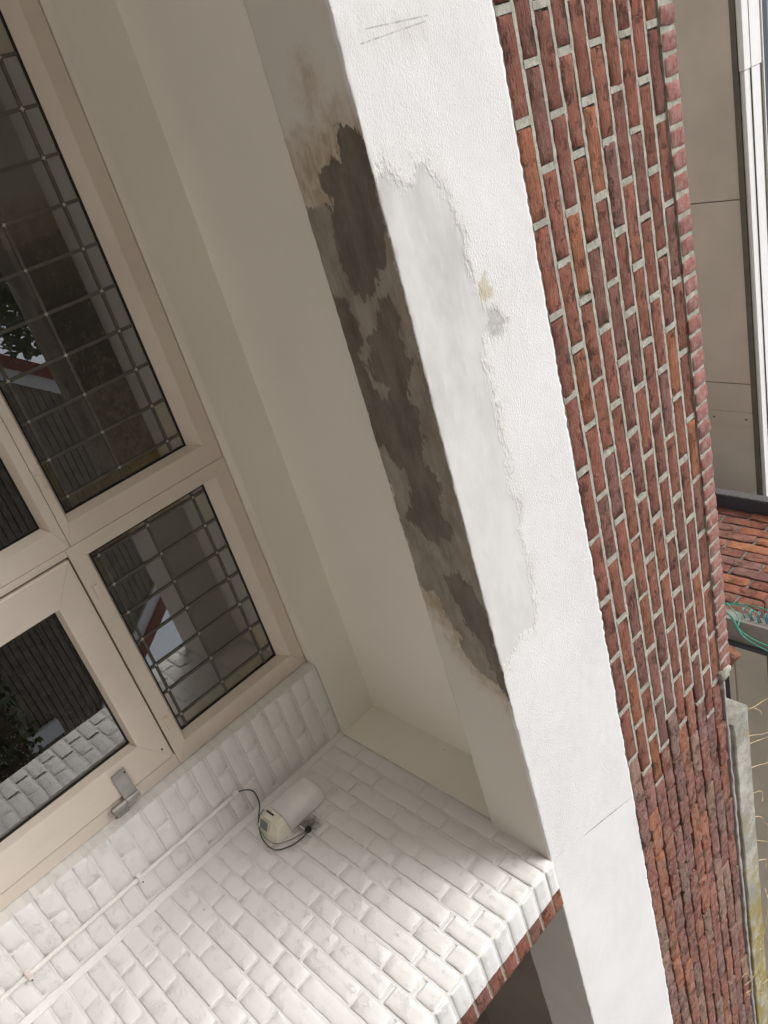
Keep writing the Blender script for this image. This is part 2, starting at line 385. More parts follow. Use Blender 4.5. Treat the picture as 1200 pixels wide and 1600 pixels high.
BRICK = m_brick('hand_moulded_brick', (0.50, 0.36, 0.29, 0.22))
OLD_BRICK = m_brick('weathered_brick', (0.47, 0.35, 0.30, 0.66), 0.9, fibre_amt=0.6)
ROW_BRICK = m_brick('coping_brick', (0.56, 0.42, 0.40, 0.55), 0.2, (0.22, 0.10, 0.09), 0.25)
MORTAR = m_mortar('pale_mortar', (0.37, 0.36, 0.30), (0.51, 0.50, 0.43))
OLD_MORTAR = m_mortar('old_mortar', (0.17, 0.14, 0.115), (0.27, 0.235, 0.20))
DIV_MORTAR = m_mortar('grey_mortar', (0.16, 0.15, 0.13), (0.30, 0.29, 0.26))
WBRICK = m_white_brick('white_painted_brick')
WMORTAR = m_white_mortar('white_painted_joint')
PLASTER = m_plaster('white_plaster', (0.81, 0.79, 0.715), 0.02)
CEIL = m_plaster('ceiling_plaster', (0.83, 0.80, 0.735), 0.02)
DIM = m_plaster('neighbour_shaded_plaster', (0.30, 0.27, 0.235), 0.1, specks=False)  # shade of the enclosed recess put into a darker plaster colour
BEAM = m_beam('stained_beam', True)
BEAM2 = m_beam('roughcast_beam', False)
def m_pvc():
    t = NT('beige_frame')
    g = t.n('ShaderNodeNewGeometry').outputs['Position']
    c = t.mix(t.ramp(t.noise(g, 4, 4), 0.3, 0.7), (0.69, 0.615, 0.535), (0.735, 0.66, 0.575))
    mp = t.n('ShaderNodeMapping'); mp.inputs['Scale'].default_value = (1, 1, 0.12); t.t.links.new(g, mp.inputs[0])
    c = t.mix(t.ramp(t.noise(mp.outputs[0], 34, 5, 0.7), 0.52, 0.8, 0, 0.14), c, (0.42, 0.35, 0.27))
    c = t.mix(t.math('MULTIPLY', t.specks(g, 14, 0.03, 0.72), 0.8), c, (0.12, 0.09, 0.06))
    return t.done(c, t.ramp(t.noise(g, 20, 4), 0.3, 0.7, 0.3, 0.5), t.bump(t.noise(g, 300, 3), 0.0003), spec=0.45)
PVC = m_pvc()
PVC_GAP = plain('gap_brown', (0.10, 0.06, 0.035), 0.7)
GASKET = plain('black_rubber', (0.006, 0.006, 0.006), 0.45)
LEAD = plain('lead_came', (0.115, 0.112, 0.095), 0.6, spec=0.2)
SOLDER = plain('solder', (0.48, 0.47, 0.43), 0.5)
HINGE = plain('grey_hinge', (0.36, 0.35, 0.335), 0.35, 0.35)
DARK = plain('dark_slot', (0.012, 0.011, 0.01), 0.6)
CONDUIT = plain('white_conduit', (0.74, 0.73, 0.70), 0.45, var=0.05)
PINKISH = plain('conduit_clip', (0.70, 0.62, 0.58), 0.5)
LAMP_BODY = plain('lamp_housing', (0.80, 0.785, 0.78), 0.45, var=0.06, vscale=15)
LAMP_CAP = plain('lamp_cap', (0.80, 0.77, 0.66), 0.45, var=0.06, vscale=15)
LENS = plain('sensor_lens', (0.16, 0.17, 0.18), 0.25, var=0.05)
CABLE = plain('green_black_cable', (0.035, 0.055, 0.035), 0.5)
CABLE_G = plain('grey_cable', (0.25, 0.27, 0.24), 0.5)
SOFFIT = plain('soffit_board', (0.62, 0.555, 0.48), 0.7, var=0.07, vscale=3.0, bump=0.0006, bscale=90)
TRIM = plain('soffit_trim', (0.14, 0.125, 0.10), 0.7)
WHITE = plain('white_gutter', (0.80, 0.80, 0.79), 0.4, var=0.03)
SLATE = plain('slate_edge', (0.05, 0.055, 0.07), 0.6)
FELT = plain('granular_felt', (0.10, 0.10, 0.10), 0.95, var=0.5, vscale=260, bump=0.002, bscale=300)
METAL = plain('grey_metal', (0.30, 0.285, 0.255), 0.5, 0.1)
WIRE = plain('green_wire', (0.045, 0.33, 0.235), 0.4, var=0.25, vscale=60)
WIRE_B = plain('blue_tie', (0.10, 0.17, 0.28), 0.4)
STRAW = plain('dry_stem', (0.52, 0.40, 0.22), 0.8, var=0.25, vscale=40)
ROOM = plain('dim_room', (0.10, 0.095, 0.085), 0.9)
BLACK = plain('black_fitting', (0.01, 0.01, 0.01), 0.4)

def m_concrete_slab():
    t = NT('mossy_concrete')
    g = t.n('ShaderNodeNewGeometry').outputs['Position']
    a = t.noise(g, 7, 6, 0.65)
    b = t.noise(g, 60, 5, 0.7)
    c = t.mix(t.ramp(a, 0.35, 0.65), (0.30, 0.29, 0.25), (0.52, 0.51, 0.46))
    c = t.mix(t.ramp(b, 0.5, 0.7, 0, 0.5), c, (0.17, 0.155, 0.12))
    sx = t.n('ShaderNodeSeparateXYZ'); t.t.links.new(g, sx.inputs[0])
    far = t.ramp(t.math('ADD', sx.outputs[0], t.math('MULTIPLY', t.math('SUBTRACT', a, 0.5), 1.6)), 1.45, 1.75)
    c = t.mix(t.math('MULTIPLY', far, t.ramp(t.noise(g, 16, 5, 0.6), 0.35, 0.6, 0.15, 0.9)), c, (0.30, 0.235, 0.045))
    lich = t.math('MULTIPLY', t.ramp(t.noise(g, 11, 4), 0.56, 0.66), 0.5)
    c = t.mix(lich, c, (0.36, 0.30, 0.14))
    low = t.ramp(sx.outputs[2], 1.14, 1.205, 1.0, 0.0)  # dark underside put into the colour: shade with a mossy green tint
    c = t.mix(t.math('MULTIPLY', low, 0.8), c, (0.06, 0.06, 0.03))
    return t.done(c, 0.95, t.bump(t.math('ADD', a, t.math('MULTIPLY', b, 0.5)), 0.006), spec=0.2)
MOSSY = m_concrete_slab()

def m_glass(name, drops=True):
    """thin window pane: Fresnel reflection over clear transmission, rain drops as relief"""
    t = NT(name)
    fr = t.n('ShaderNodeFresnel'); fr.inputs['IOR'].default_value = 1.52
    gl = t.n('ShaderNodeBsdfGlossy'); gl.inputs['Roughness'].default_value = 0.0
    gl.inputs['Color'].default_value = (1, 1, 1, 1)
    tr = t.n('ShaderNodeBsdfTransparent'); tr.inputs['Color'].default_value = (0.93, 0.95, 0.93, 1)
    if drops:
        g = t.n('ShaderNodeNewGeometry').outputs['Position']
        v = t.voronoi(g, 150)
        sep = t.n('ShaderNodeSeparateColor'); t.t.links.new(v.outputs['Color'], sep.inputs[0])
        h = t.math('MULTIPLY', t.ramp(v.outputs['Distance'], 0.0, 0.22, 1.0, 0.0), t.math('GREATER_THAN', sep.outputs[0], 0.55))
        wav = t.noise(g, 3.0, 1)
        nm = t.bump(t.math('ADD', h, t.math('MULTIPLY', wav, 0.25)), 0.0006, 1.0)
        t.t.links.new(nm, gl.inputs['Normal'])
    mx = t.n('ShaderNodeMixShader')
    two = t.math('MULTIPLY', fr.outputs[0], 5.8, clamp=True)     # four faces of the coated double glazing reflect
    t.t.links.new(two, mx.inputs[0])
    t.t.links.new(tr.outputs[0], mx.inputs[1]); t.t.links.new(gl.outputs[0], mx.inputs[2])
    t.t.links.new(mx.outputs[0], t.out.inputs[0])
    return t.m
GLASS = m_glass('window_glass')

def m_quarry(name, col, alpha=0.5):
    t = NT(name)
    oi = t.n('ShaderNodeObjectInfo')
    v = t.coord('Object')
    d = t.n('ShaderNodeBsdfDiffuse'); d.inputs['Color'].default_value = (*col, 1)
    tr = t.n('ShaderNodeBsdfTransparent'); tr.inputs['Color'].default_value = (*[min(1, x * 4) for x in col], 1)
    gl = t.n('ShaderNodeBsdfGlossy'); gl.inputs['Roughness'].default_value = 0.12
    nm = t.bump(t.noise(v, 25, 2, w=t.math('MULTIPLY', oi.outputs['Random'], 50.0)), 0.003)
    t.t.links.new(nm, gl.inputs['Normal'])
    m1 = t.n('ShaderNodeMixShader'); m1.inputs[0].default_value = alpha
    t.t.links.new(tr.outputs[0], m1.inputs[1]); t.t.links.new(d.outputs[0], m1.inputs[2])
    m2 = t.n('ShaderNodeMixShader'); m2.inputs[0].default_value = 0.05
    t.t.links.new(m1.outputs[0], m2.inputs[1]); t.t.links.new(gl.outputs[0], m2.inputs[2])
    t.t.links.new(m2.outputs[0], t.out.inputs[0])
    return t.m
Q_CLEAR = m_quarry('clear_lead_glass', (0.34, 0.35, 0.31), 0.75)
Q_YELLOW = m_quarry('yellow_lead_glass', (0.62, 0.45, 0.025), 0.92)
Q_RED = m_quarry('dark_red_lead_glass', (0.16, 0.02, 0.012), 0.9)

def m_paving():
    t = NT('paving')
    g = t.n('ShaderNodeNewGeometry').outputs['Position']
    br = t.n('ShaderNodeTexBrick')
    t.t.links.new(g, br.inputs['Vector'])
    br.inputs['Scale'].default_value = 5.0
    br.inputs['Color1'].default_value = (0.44, 0.395, 0.345, 1); br.inputs['Color2'].default_value = (0.38, 0.345, 0.305, 1)
    br.inputs['Mortar'].default_value = (0.2, 0.18, 0.16, 1)
    return t.done(br.outputs[0], 0.85)
PAVING = m_paving()
LEAF = plain('hedge_leaf', (0.05, 0.075, 0.02), 0.7, var=0.5, vscale=40)
BARK = plain('bark', (0.09, 0.065, 0.045), 0.9, var=0.3)
BOARD = plain('brown_board', (0.21, 0.17, 0.135), 0.8, var=0.3, vscale=6)
RED_TRIM = plain('red_verge', (0.24, 0.055, 0.03), 0.8, var=0.2)
RED_WALL = plain('far_brick', (0.24, 0.12, 0.085), 0.9, var=0.25, vscale=4)
OFFWHITE = plain('white_board', (0.80, 0.80, 0.80), 0.6, var=0.04)

# ------------------------------------------------------------------ mesh helpers
class MB:
    def __init__(self):
        self.v = []; self.f = []; self.mi = []
    def box(self, x0, x1, y0, y1, z0, z1, mi=0):
        b = len(self.v)
        self.v += [(x, y, z) for x in (x0, x1) for y in (y0, y1) for z in (z0, z1)]
        for q in ((0, 1, 3, 2), (4, 6, 7, 5), (0, 4, 5, 1), (2, 3, 7, 6), (0, 2, 6, 4), (1, 5, 7, 3)):
            self.f.append(tuple(b + i for i in q)); self.mi.append(mi)
        return self
    def hexa(self, p, mi=0):
        """eight corners ordered like box()"""
        b = len(self.v); self.v += [tuple(q) for q in p]
        for q in ((0, 1, 3, 2), (4, 6, 7, 5), (0, 4, 5, 1), (2, 3, 7, 6), (0, 2, 6, 4), (1, 5, 7, 3)):
            self.f.append(tuple(b + i for i in q)); self.mi.append(mi)
        return self
    def loft(self, rings, mi=0, closed=True, caps=True):
        b = len(self.v); n = len(rings[0])
        for r in rings: self.v += [tuple(q) for q in r]
        for k in range(len(rings) - 1):
            for i in range(n if closed else n - 1):
                j = (i + 1) % n
                self.f.append((b + k * n + i, b + k * n + j, b + (k + 1) * n + j, b + (k + 1) * n + i)); self.mi.append(mi)
        if caps and closed:
            self.f.append(tuple(b + i for i in reversed(range(n)))); self.mi.append(mi)
            o = b + (len(rings) - 1) * n
            self.f.append(tuple(o + i for i in range(n))); self.mi.append(mi)
        return self
    def tube(self, pts, rad, sides=8, mi=0):
        pts = [Vector(p) for p in pts]
        rings = []
        up = Vector((0.13, 0.31, 0.94)).normalized()
        for i, p in enumerate(pts):
            d = (pts[min(i + 1, len(pts) - 1)] - pts[max(i - 1, 0)]).normalized()
            a = d.cross(up)
            if a.length < 1e-3: a = d.cross(Vector((1, 0, 0)))
            a.normalize(); b2 = d.cross(a).normalized()
            r = rad[i] if isinstance(rad, (list, tuple)) else rad
            rings.append([p + r * (math.cos(2 * math.pi * k / sides) * a + math.sin(2 * math.pi * k / sides) * b2) for k in range(sides)])
        return self.loft(rings, mi)
    def mesh(self, name, mats, smooth=False):
        me = bpy.data.meshes.new(name)
        me.from_pydata([tuple(q) for q in self.v], [], self.f)
        for m in (mats if isinstance(mats, (list, tuple)) else [mats]): me.materials.append(m)
        if any(self.mi): me.polygons.foreach_set('material_index', self.mi)
        if smooth: me.polygons.foreach_set('use_smooth', [True] * len(me.polygons))
        me.update()
        return me
    def build(self, name, mats, parent=None, smooth=False, bevel=0.0, segs=2):
        o = obj(name, self.mesh(name, mats, smooth), parent)
        if bevel:
            md = o.modifiers.new('bevel', 'BEVEL'); md.width = bevel; md.segments = segs; md.limit_method = 'ANGLE'; md.angle_limit = R(40)
        return o

def obj(name, me, parent=None, loc=None, rot=None):
    o = bpy.data.objects.new(name, me)
    COL.objects.link(o)
    if parent is not None: o.parent = parent
    if loc is not None: o.location = loc
    if rot is not None: o.rotation_euler = rot
    return o
def tag(o, label=None, cat=None, group=None, kind=None):
    if label: o['label'] = label
    if cat: o['category'] = cat
    if group: o['group'] = group
    if kind: o['kind'] = kind
    return o
def empty(name, label, cat, group=None, loc=(0, 0, 0)):
    o = bpy.data.objects.new(name, None); COL.objects.link(o); o.empty_display_size = 0.05
    o.location = loc
    return tag(o, label, cat, group)
def smooth_path(pts, n=8):
    """Catmull-Rom through the points"""
    P = [Vector(p) for p in pts]; P = [2 * P[0] - P[1]] + P + [2 * P[-1] - P[-2]]
    out = []
    for i in range(1, len(P) - 2):
        for k in range(n):
            s = k / n
            out.append(0.5 * ((2 * P[i]) + (P[i + 1] - P[i - 1]) * s + (2 * P[i - 1] - 5 * P[i] + 4 * P[i + 1] - P[i + 2]) * s * s + (3 * P[i] - P[i - 1] - 3 * P[i + 1] + P[i + 2]) * s ** 3))
    out.append(P[-2])
    return out

# ------------------------------------------------------------------ brick meshes (local: front faces -Y, length X, height Z)
def brick_mesh(name, L, H, dep, seed, mats, amp=0.0035, edge=0.0022, nx=14, nz=5, jag=0.0040, rim=0.0035):
    b = MB()
    off = Vector((seed * 13.7, seed * 5.1, seed * 2.3))
    us = np.linspace(-1, 1, nx + 1); wsz = np.linspace(-1, 1, nz + 1)
    # crowd the outer rows of the grid towards the edge for a rounded arris
    def crowd(a, d):
        a = a.copy(); a[1] = -1 + d; a[-2] = 1 - d; return a
    us = crowd(us, rim / (L / 2)) ; wsz = crowd(wsz, rim / (H / 2))
    rings_front = []
    for j, w_ in enumerate(wsz):
        row = []
        for i, u in enumerate(us):
            x, z = u * L / 2, w_ * H / 2
            e = (i in (0, nx)) + (j in (0, nz))
            n1 = noise.noise(Vector((x * 22, z * 40, 0)) + off)
            n2 = noise.noise(Vector((x * 60, z * 90, 3)) + off)
            y = -amp * (0.8 * n1 + 0.5 * n2)
            if e: y += edge * (0.8 + 0.5 * n2) * (1.6 if e == 2 else 1.0)
            if i in (0, nx): x += jag * noise.noise(Vector((u * 3, z * 70, 7)) + off) - (0.0055 * np.sign(u) if e == 2 else 0)
            if j in (0, nz): z += jag * 0.8 * noise.noise(Vector((x * 45, w_ * 3, 11)) + off) - (0.0042 * np.sign(w_) if e == 2 else 0)
            row.append((float(x), float(y), float(z)))
        rings_front.append(row)
    for row in rings_front: b.v += row
    N = nx + 1
    for j in range(nz):
        for i in range(nx):
            b.f.append((j * N + i, j * N + i + 1, (j + 1) * N + i + 1, (j + 1) * N + i)); b.mi.append(0)
    loop = [i for i in range(N)] + [j * N + nx for j in range(1, nz + 1)] + [nz * N + i for i in range(nx - 1, -1, -1)] + [j * N for j in range(nz - 1, 0, -1)]
    base = len(b.v)
    for q in loop: b.v.append((b.v[q][0], dep, b.v[q][2]))
    m = len(loop)
    for k in range(m):
        k2 = (k + 1) % m
        b.f.append((loop[k2], loop[k], base + k, base + k2)); b.mi.append(0)
    b.f.append(tuple(base + k for k in range(m))); b.mi.append(0)
    me = b.mesh(name, mats)
    sm = [False] * len(b.f)
    for j in range(1, nz - 1):
        for i in range(1, nx - 1): sm[j * nx + i] = True       # the rim and the sides keep hard edges
    me.polygons.foreach_set('use_smooth', sm)
    return me

STRETCH = [brick_mesh('facing_brick', 0.2070, 0.0532, 0.05, s, [BRICK], amp=0.0030, jag=0.006, edge=0.003) for s in range(12)]
STRETCH_OLD = [brick_mesh('old_facing_brick', 0.212, 0.0560, 0.05, 30 + s, [OLD_BRICK], amp=0.005, jag=0.005) for s in range(12)]
ROWLOCK = [brick_mesh('coping_brick', 0.0465, 0.074, 0.19, 60 + s, [ROW_BRICK], amp=0.002, nx=5, nz=6, edge=0.0025, rim=0.004) for s in range(8)]
W_STRETCH = [brick_mesh('white_stretcher', 0.2115, 0.0545, 0.04, 80 + s, [WBRICK], amp=0.0009, edge=0.0016, jag=0.003, rim=0.0026) for s in range(8)]
W_HEAD = [brick_mesh('white_header', 0.1015, 0.0545, 0.04, 95 + s, [WBRICK], amp=0.0009, edge=0.0016, nx=7, jag=0.003, rim=0.0026) for s in range(6)]

PAL_RED = [(0.33, 0.120, 0.082), (0.30, 0.112, 0.080), (0.35, 0.135, 0.090), (0.275, 0.108, 0.084), (0.32, 0.120, 0.088)]
PAL_ORANGE = [(0.40, 0.150, 0.080), (0.37, 0.140, 0.080), (0.42, 0.165, 0.088)]
PAL_DARK = [(0.255, 0.118, 0.098), (0.27, 0.120, 0.098), (0.26, 0.125, 0.110), (0.235, 0.118, 0.105)]
def pick(weights):
    r = RND.random() * sum(weights)
    if r < weights[0]: c = RND.choice(PAL_RED)
    elif r < weights[0] + weights[1]: c = RND.choice(PAL_ORANGE)
    else: c = RND.choice(PAL_DARK)
    k = RND.uniform(0.88, 1.14)
    return (c[0] * k, c[1] * k, c[2] * k, 1.0)

# ------------------------------------------------------------------ the setting: ground
g_ = MB(); g_.v = [(-150, -150, GZ), (150, -150, GZ), (150, 150, GZ), (-150, 150, GZ)]; g_.f = [(0, 1, 2, 3)]; g_.mi = [0]
tag(g_.build('ground', PAVING), kind='structure')

# ------------------------------------------------------------------ concrete beams
def sdf(poly, X, Y):
    """signed distance to a polygon, positive inside"""
    P = np.array(poly); Q = np.roll(P, -1, 0)
    d = np.full(X.shape, 9.0); ins = np.zeros(X.shape, bool)
    for (ax, ay), (bx, by) in zip(P, Q):
        ex, ey = bx - ax, by - ay
        t = np.clip(((X - ax) * ex + (Y - ay) * ey) / (ex * ex + ey * ey + 1e-12), 0, 1)
        d = np.minimum(d, np.hypot(X - ax - t * ex, Y - ay - t * ey))
        c = ((ay > Y) != (by > Y)) & (X < (bx - ax) * (Y - ay) / (by - ay + 1e-12) + ax)
        ins ^= c
    return np.where(ins, d, -d)

def beam(name, xs_fn, mat, stained, label, seed):
    """sweep of the beam's section; xs_fn(z) gives the row of X stations at height z"""
    sec = [(0.0, z) for z in np.linspace(HB + 0.002, 0.005, 60)] + [(0.0004, 0.0016), (0.0014, 0.0004), (0.005, 0.0)]
    sec += [(y, 0.0) for y in np.linspace(0.014, T - 0.006, 32)] + [(T - 0.001, 0.0008), (T, 0.005), (T, 0.2), (T, HB + 0.002)]
    verts = []; n = len(sec)
    nx = None
    cols = []
    for (y, z) in sec:
        xs = xs_fn(z); nx = len(xs); cols.append(xs)
    off = Vector((seed, seed * 2, 0))
    for i in range(nx):
        for k, (y, z) in enumerate(sec):
            x = cols[k][i]
            p = Vector((x, y, z))
            n1 = noise.noise(Vector((x * 3.1, z * 5, y * 5)) + off); n2 = noise.noise(Vector((x * 28, z * 30, y * 30)) + off)
            if k < 60:
                p.y += 0.0016 * n1 + 0.0005 * n2
                if k < 2: p.z += 0.006 * noise.noise(Vector((x * 14, 0, 3)) + off) + 0.005 * noise.noise(Vector((x * 55, 0, 8)) + off)
            elif k < 64:
                p.y += 0.0022 * n2 + 0.0016 * n1; p.z += 0.0026 * noise.noise(Vector((x * 22, 4, 0)) + off) + 0.0018 * noise.noise(Vector((x * 80, 9, 0)) + off)
            elif k < n - 3:
                p.z += 0.0018 * n1 + 0.0005 * n2
                if k > n - 7: p.y += 0.004 * noise.noise(Vector((x * 9, 6, 0)) + off) + 0.0018 * noise.noise(Vector((x * 45, 6, 0)) + off)
            verts.append(p[:])
    faces = []
    for i in range(nx - 1):
        for k in range(n - 1):
            faces.append((i * n + k, i * n + k + 1, (i + 1) * n + k + 1, (i + 1) * n + k))
        faces.append((i * n + n - 1, i * n, (i + 1) * n, (i + 1) * n + n - 1))
    
    me = bpy.data.meshes.new(name)
    me.from_pydata(verts, [], faces)
    me.materials.append(mat)
    me.polygons.foreach_set('use_smooth', [True] * len(faces))
    if stained:
        V = np.array(verts); kk = np.tile(np.arange(n), nx)
        X, Yv, Zv = V[:, 0], V[:, 1], V[:, 2]
        fr = kk <= 61; un = kk >= 61
        def at(nm, names, mask, B, cap=0.1):
            d = np.full(X.shape, -cap)
            for q in names: d = np.maximum(d, sdf(POLYS[q], X, B))
            d = np.where(mask, np.clip(d, -cap, cap), -cap)
            a = me.attributes.new(nm, 'FLOAT', 'POINT'); a.data.foreach_set('value', d.astype(np.float32))
        at('peel_under', ['U1'], un, Yv); at('dark_under', ['D1', 'D2', 'D4'], un, Yv)
        at('brown_under', ['S1', 'S2', 'S3'], un, Yv); at('peel_front', ['G1'], fr, Zv)
        at('grey_front', ['G2', 'G3'], fr, Zv); at('yellow_front', ['Y1'], fr, Zv); at('dirt_front', ['P'], fr, Zv)
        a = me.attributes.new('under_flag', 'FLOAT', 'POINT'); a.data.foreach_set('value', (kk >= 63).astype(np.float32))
    me.update()
    o = obj(name, me)
    return tag(o, label, 'beam')
def joint_x(z): return 0.008 + z * 0.345
xs_a = np.concatenate([np.linspace(-4.4, -2.45, 14), np.linspace(-2.44, -0.05, 400)])
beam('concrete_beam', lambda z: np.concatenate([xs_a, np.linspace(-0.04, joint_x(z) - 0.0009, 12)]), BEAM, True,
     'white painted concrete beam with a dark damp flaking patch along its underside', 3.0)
xs_b = np.linspace(0.30, 4.5, 330)
beam('concrete_beam', lambda z: np.concatenate([np.linspace(joint_x(z) + 0.0009, 0.29, 24), xs_b]), BEAM2, False,
     'clean roughcast white concrete beam beyond the slanting joint, right of the brick pier', 9.0)

# ------------------------------------------------------------------ facing brick above the beam
wall_a = empty('brick_parapet', 'red brick parapet with pale mortar joints above the damp stained beam', 'wall', loc=(-1.0, 0, HB))
wall_b = empty('brick_parapet', 'weathered brownish brick parapet with narrow dark joints, beyond the end of the pale pointing', 'wall', loc=(1.5, 0, HB))
def child_of(o, parent):
    o.parent = parent
    o.matrix_parent_inverse = Matrix.Translation(-Vector(parent.location))
    return o
PH = [0, .51, .045, .515, .05, .535, .05, .55, .085, .56]
core_a, core_b = MB(), MB()
END_A = []; HEADS = []
for i in range(10):
    perp = [X0 + BL * (k + PH[i]) for k in range(-8, 28)]
    target = 0.06 + 0.10 * ((i * 7) % 3) / 2
    ke = min(range(len(perp)), key=lambda k: abs(perp[k] - target))
    z = HB + (i + 0.5) * CO
    END_A.append(perp[ke])
    HEADS += [(q, i) for q in perp[:ke + 1] if q > -2.9]
    core_a.box(-3.6, perp[ke] + 0.006, 0.0100, 0.10, HB + i * CO + (0.0022 if i == 0 else 0), HB + (i + 1) * CO)
    core_b.box(perp[ke] + 0.006, 4.6, 0.010, 0.10, HB + i * CO + (0.0022 if i == 0 else 0), HB + (i + 1) * CO)
    for k in range(len(perp) - 1):
        xa, xb = perp[k], perp[k + 1]
        if xb < -2.75 or xa > 4.2: continue
        mine = k < ke
        zone = [0.66, 0.24, 0.10] if i < 3 else ([0.62, 0.08, 0.30] if i < 8 else [0.64, 0.22, 0.14])
        jx = RND.uniform(-0.006, 0.006); jz = RND.uniform(-0.0016, 0.0016)
        if mine:
            o = obj('brick', RND.choice(STRETCH)); sx = RND.uniform(0.955, 1.0); sz = RND.uniform(0.94, 1.02)
            o.color = pick(zone)
            o.location = ((xa + xb) / 2 + jx, -0.0016 + RND.uniform(-0.0012, 0.001), z + jz)
        else:
            o = obj('brick', RND.choice(STRETCH_OLD)); sx = RND.uniform(0.965, 1.005); sz = RND.uniform(0.97, 1.05)
            near = max(0.0, 1 - (xa - 0.1) / 0.8)
            c = pick([0.7, 0.40 + (0.6 if i < 2 else 0), 0.45]) if RND.random() < 0.75 else RND.choice(((0.30, 0.19, 0.14, 1), (0.36, 0.22, 0.17, 1), (0.24, 0.15, 0.13, 1)))
            o.color = c
            o.location = ((xa + xb) / 2 + jx, -0.002 + RND.uniform(-0.004, 0.003), z + jz)
        o.scale = (sx * (-1 if RND.random() < 0.5 else 1), 1, sz * (-1 if RND.random() < 0.5 else 1))
        o.rotation_euler = (0, RND.uniform(-0.006, 0.006), RND.uniform(-0.008, 0.008))
        child_of(o, wall_a if mine else wall_b)
# weathered joints: proud over the lower brick, sloping back under the upper one
for i in range(0, 11):
    xe = min(END_A[max(0, i - 1)], END_A[min(9, i)]) + 0.006
    zj = HB + i * CO
    rings = []
    nseg = 300
    for q in range(nseg + 1):
        xx = -3.6 + (xe + 3.6) * q / nseg
        n1 = noise.noise(Vector((xx * 9, i * 3.1, 0))); n2 = noise.noise(Vector((xx * 40, i * 3.1, 5)))
        n3 = noise.noise(Vector((xx * 85, i * 3.1, 9)))
        y0 = -0.0015 + 0.0014 * n1 + 0.0010 * n2; y1 = -0.0002 + 0.0014 * n2
        lo = zj - 0.0066 + 0.0030 * n2 + 0.0022 * n3 if i > 0 else zj - 0.016
        hi = zj + 0.0066 + 0.0030 * n3 + 0.0020 * n1 if i < 10 else zj - 0.0005
        if i == 0: y0 = 0.0045
        rings.append([(xx, 0.02, lo), (xx, y0, lo), (xx, y0 + 0.0004, zj - 0.001 + 0.0012 * n1 if i > 0 else zj + 0.003), (xx, y1, hi), (xx, 0.02, hi)])
    core_a.loft(rings)
for q, i in HEADS:
    w0 = 0.0085 + RND.uniform(-0.001, 0.002)
    core_a.box(q - w0, q + w0, -0.0016 + RND.uniform(-.001, .001), 0.02, HB + i * CO + 0.0045, HB + (i + 1) * CO - 0.0045)
child_of(core_a.build('mortar', MORTAR), wall_a)
child_of(core_b.build('mortar', OLD_MORTAR), wall_b)
# coping of bricks on end over the pointed part
ZR = HB + 10 * CO
row_core = MB().box(-3.6, 0.125, -0.0068, 0.2, ZR - 0.004, ZR + 0.067)
child_of(row_core.build('coping_mortar', MORTAR), wall_a)
x = 0.098; k = 0
while x > -2.75:
    o = obj('coping_brick', RND.choice(ROWLOCK)); o.location = (x, -0.0095 + RND.uniform(-0.0015, 0.0015), ZR + 0.0335 + RND.uniform(-0.002, 0.002))
    q = RND.uniform(0.85, 1.15); o.color = (0.36 * q, 0.155 * q, 0.13 * q, 1)
    o.scale = (RND.uniform(0.94, 1.03), 1, RND.uniform(0.96, 1.03)); o.rotation_euler = (0, RND.uniform(-.03, .03), RND.uniform(-.02, .02))
    child_of(o, wall_a)
    x -= 0.0588 + RND.uniform(-0.0015, 0.0015)
# rough mortar end of the coping and the cement cap on the neighbour's wall
def lump(name, box, mat, parent, amp=0.006, n=(8, 3, 4), seed=1, label=None):
    x0, x1, y0, y1, z0, z1 = box
    b = MB()
    rings = []
    for i in range(n[0] + 1):
        xx = x0 + (x1 - x0) * i / n[0]
        ring = []
        per = [(y0, z0), (y0, (z0 + z1) / 2), (y0, z1), ((y0 + y1) / 2, z1), (y1, z1), (y1, z0), ((y0 + y1) / 2, z0)]
        for (yy, zz) in per:
            nn = Vector((xx * 30, yy * 40, zz * 40)) + Vector((seed, 0, 0))
            ring.append((xx + amp * noise.noise(nn + Vector((5, 0, 0))), yy + amp * noise.noise(nn), zz + amp * noise.noise(nn + Vector((0, 9, 0)))))
        rings.append(ring)
    b.loft(rings)
    o = b.build(name, mat, None, smooth=True)
    if parent is not None: child_of(o, parent)
    return o
lump('mortar_end', (0.108, 0.165, -0.014, 0.12, ZR - 0.012, ZR + 0.055), MORTAR, wall_a, 0.012, (5, 3, 4), 4)
lump('mortar_cap', (0.166, 4.2, -0.008, 0.13, ZR + 0.001, ZR + 0.020), m_mortar('cement_cap', (0.30, 0.27, 0.26), (0.38, 0.345, 0.33), 0.003), wall_b, 0.006, (90, 3, 4), 8)
# a broken brick behind the end of the coping
o = obj('broken_brick', STRETCH_OLD[3]); o.location = (0.215, 0.03, ZR + 0.175); o.scale = (0.42, 1, 1.0); o.rotation_euler = (0.2, -1.1, 0.3); o.color = (0.33, 0.12, 0.06, 1)
tag(o, 'orange broken brick end below the metal channel, beside the end of the coping', 'brick')

# ------------------------------------------------------------------ porch: ceiling, plaster bands
tag(MB().box(-4.4, 0.0, T - 0.02, D + 0.2, ZC, ZC + 0.2).build('porch_ceiling', CEIL), 'smooth white plaster porch ceiling behind the stained beam', 'ceiling')

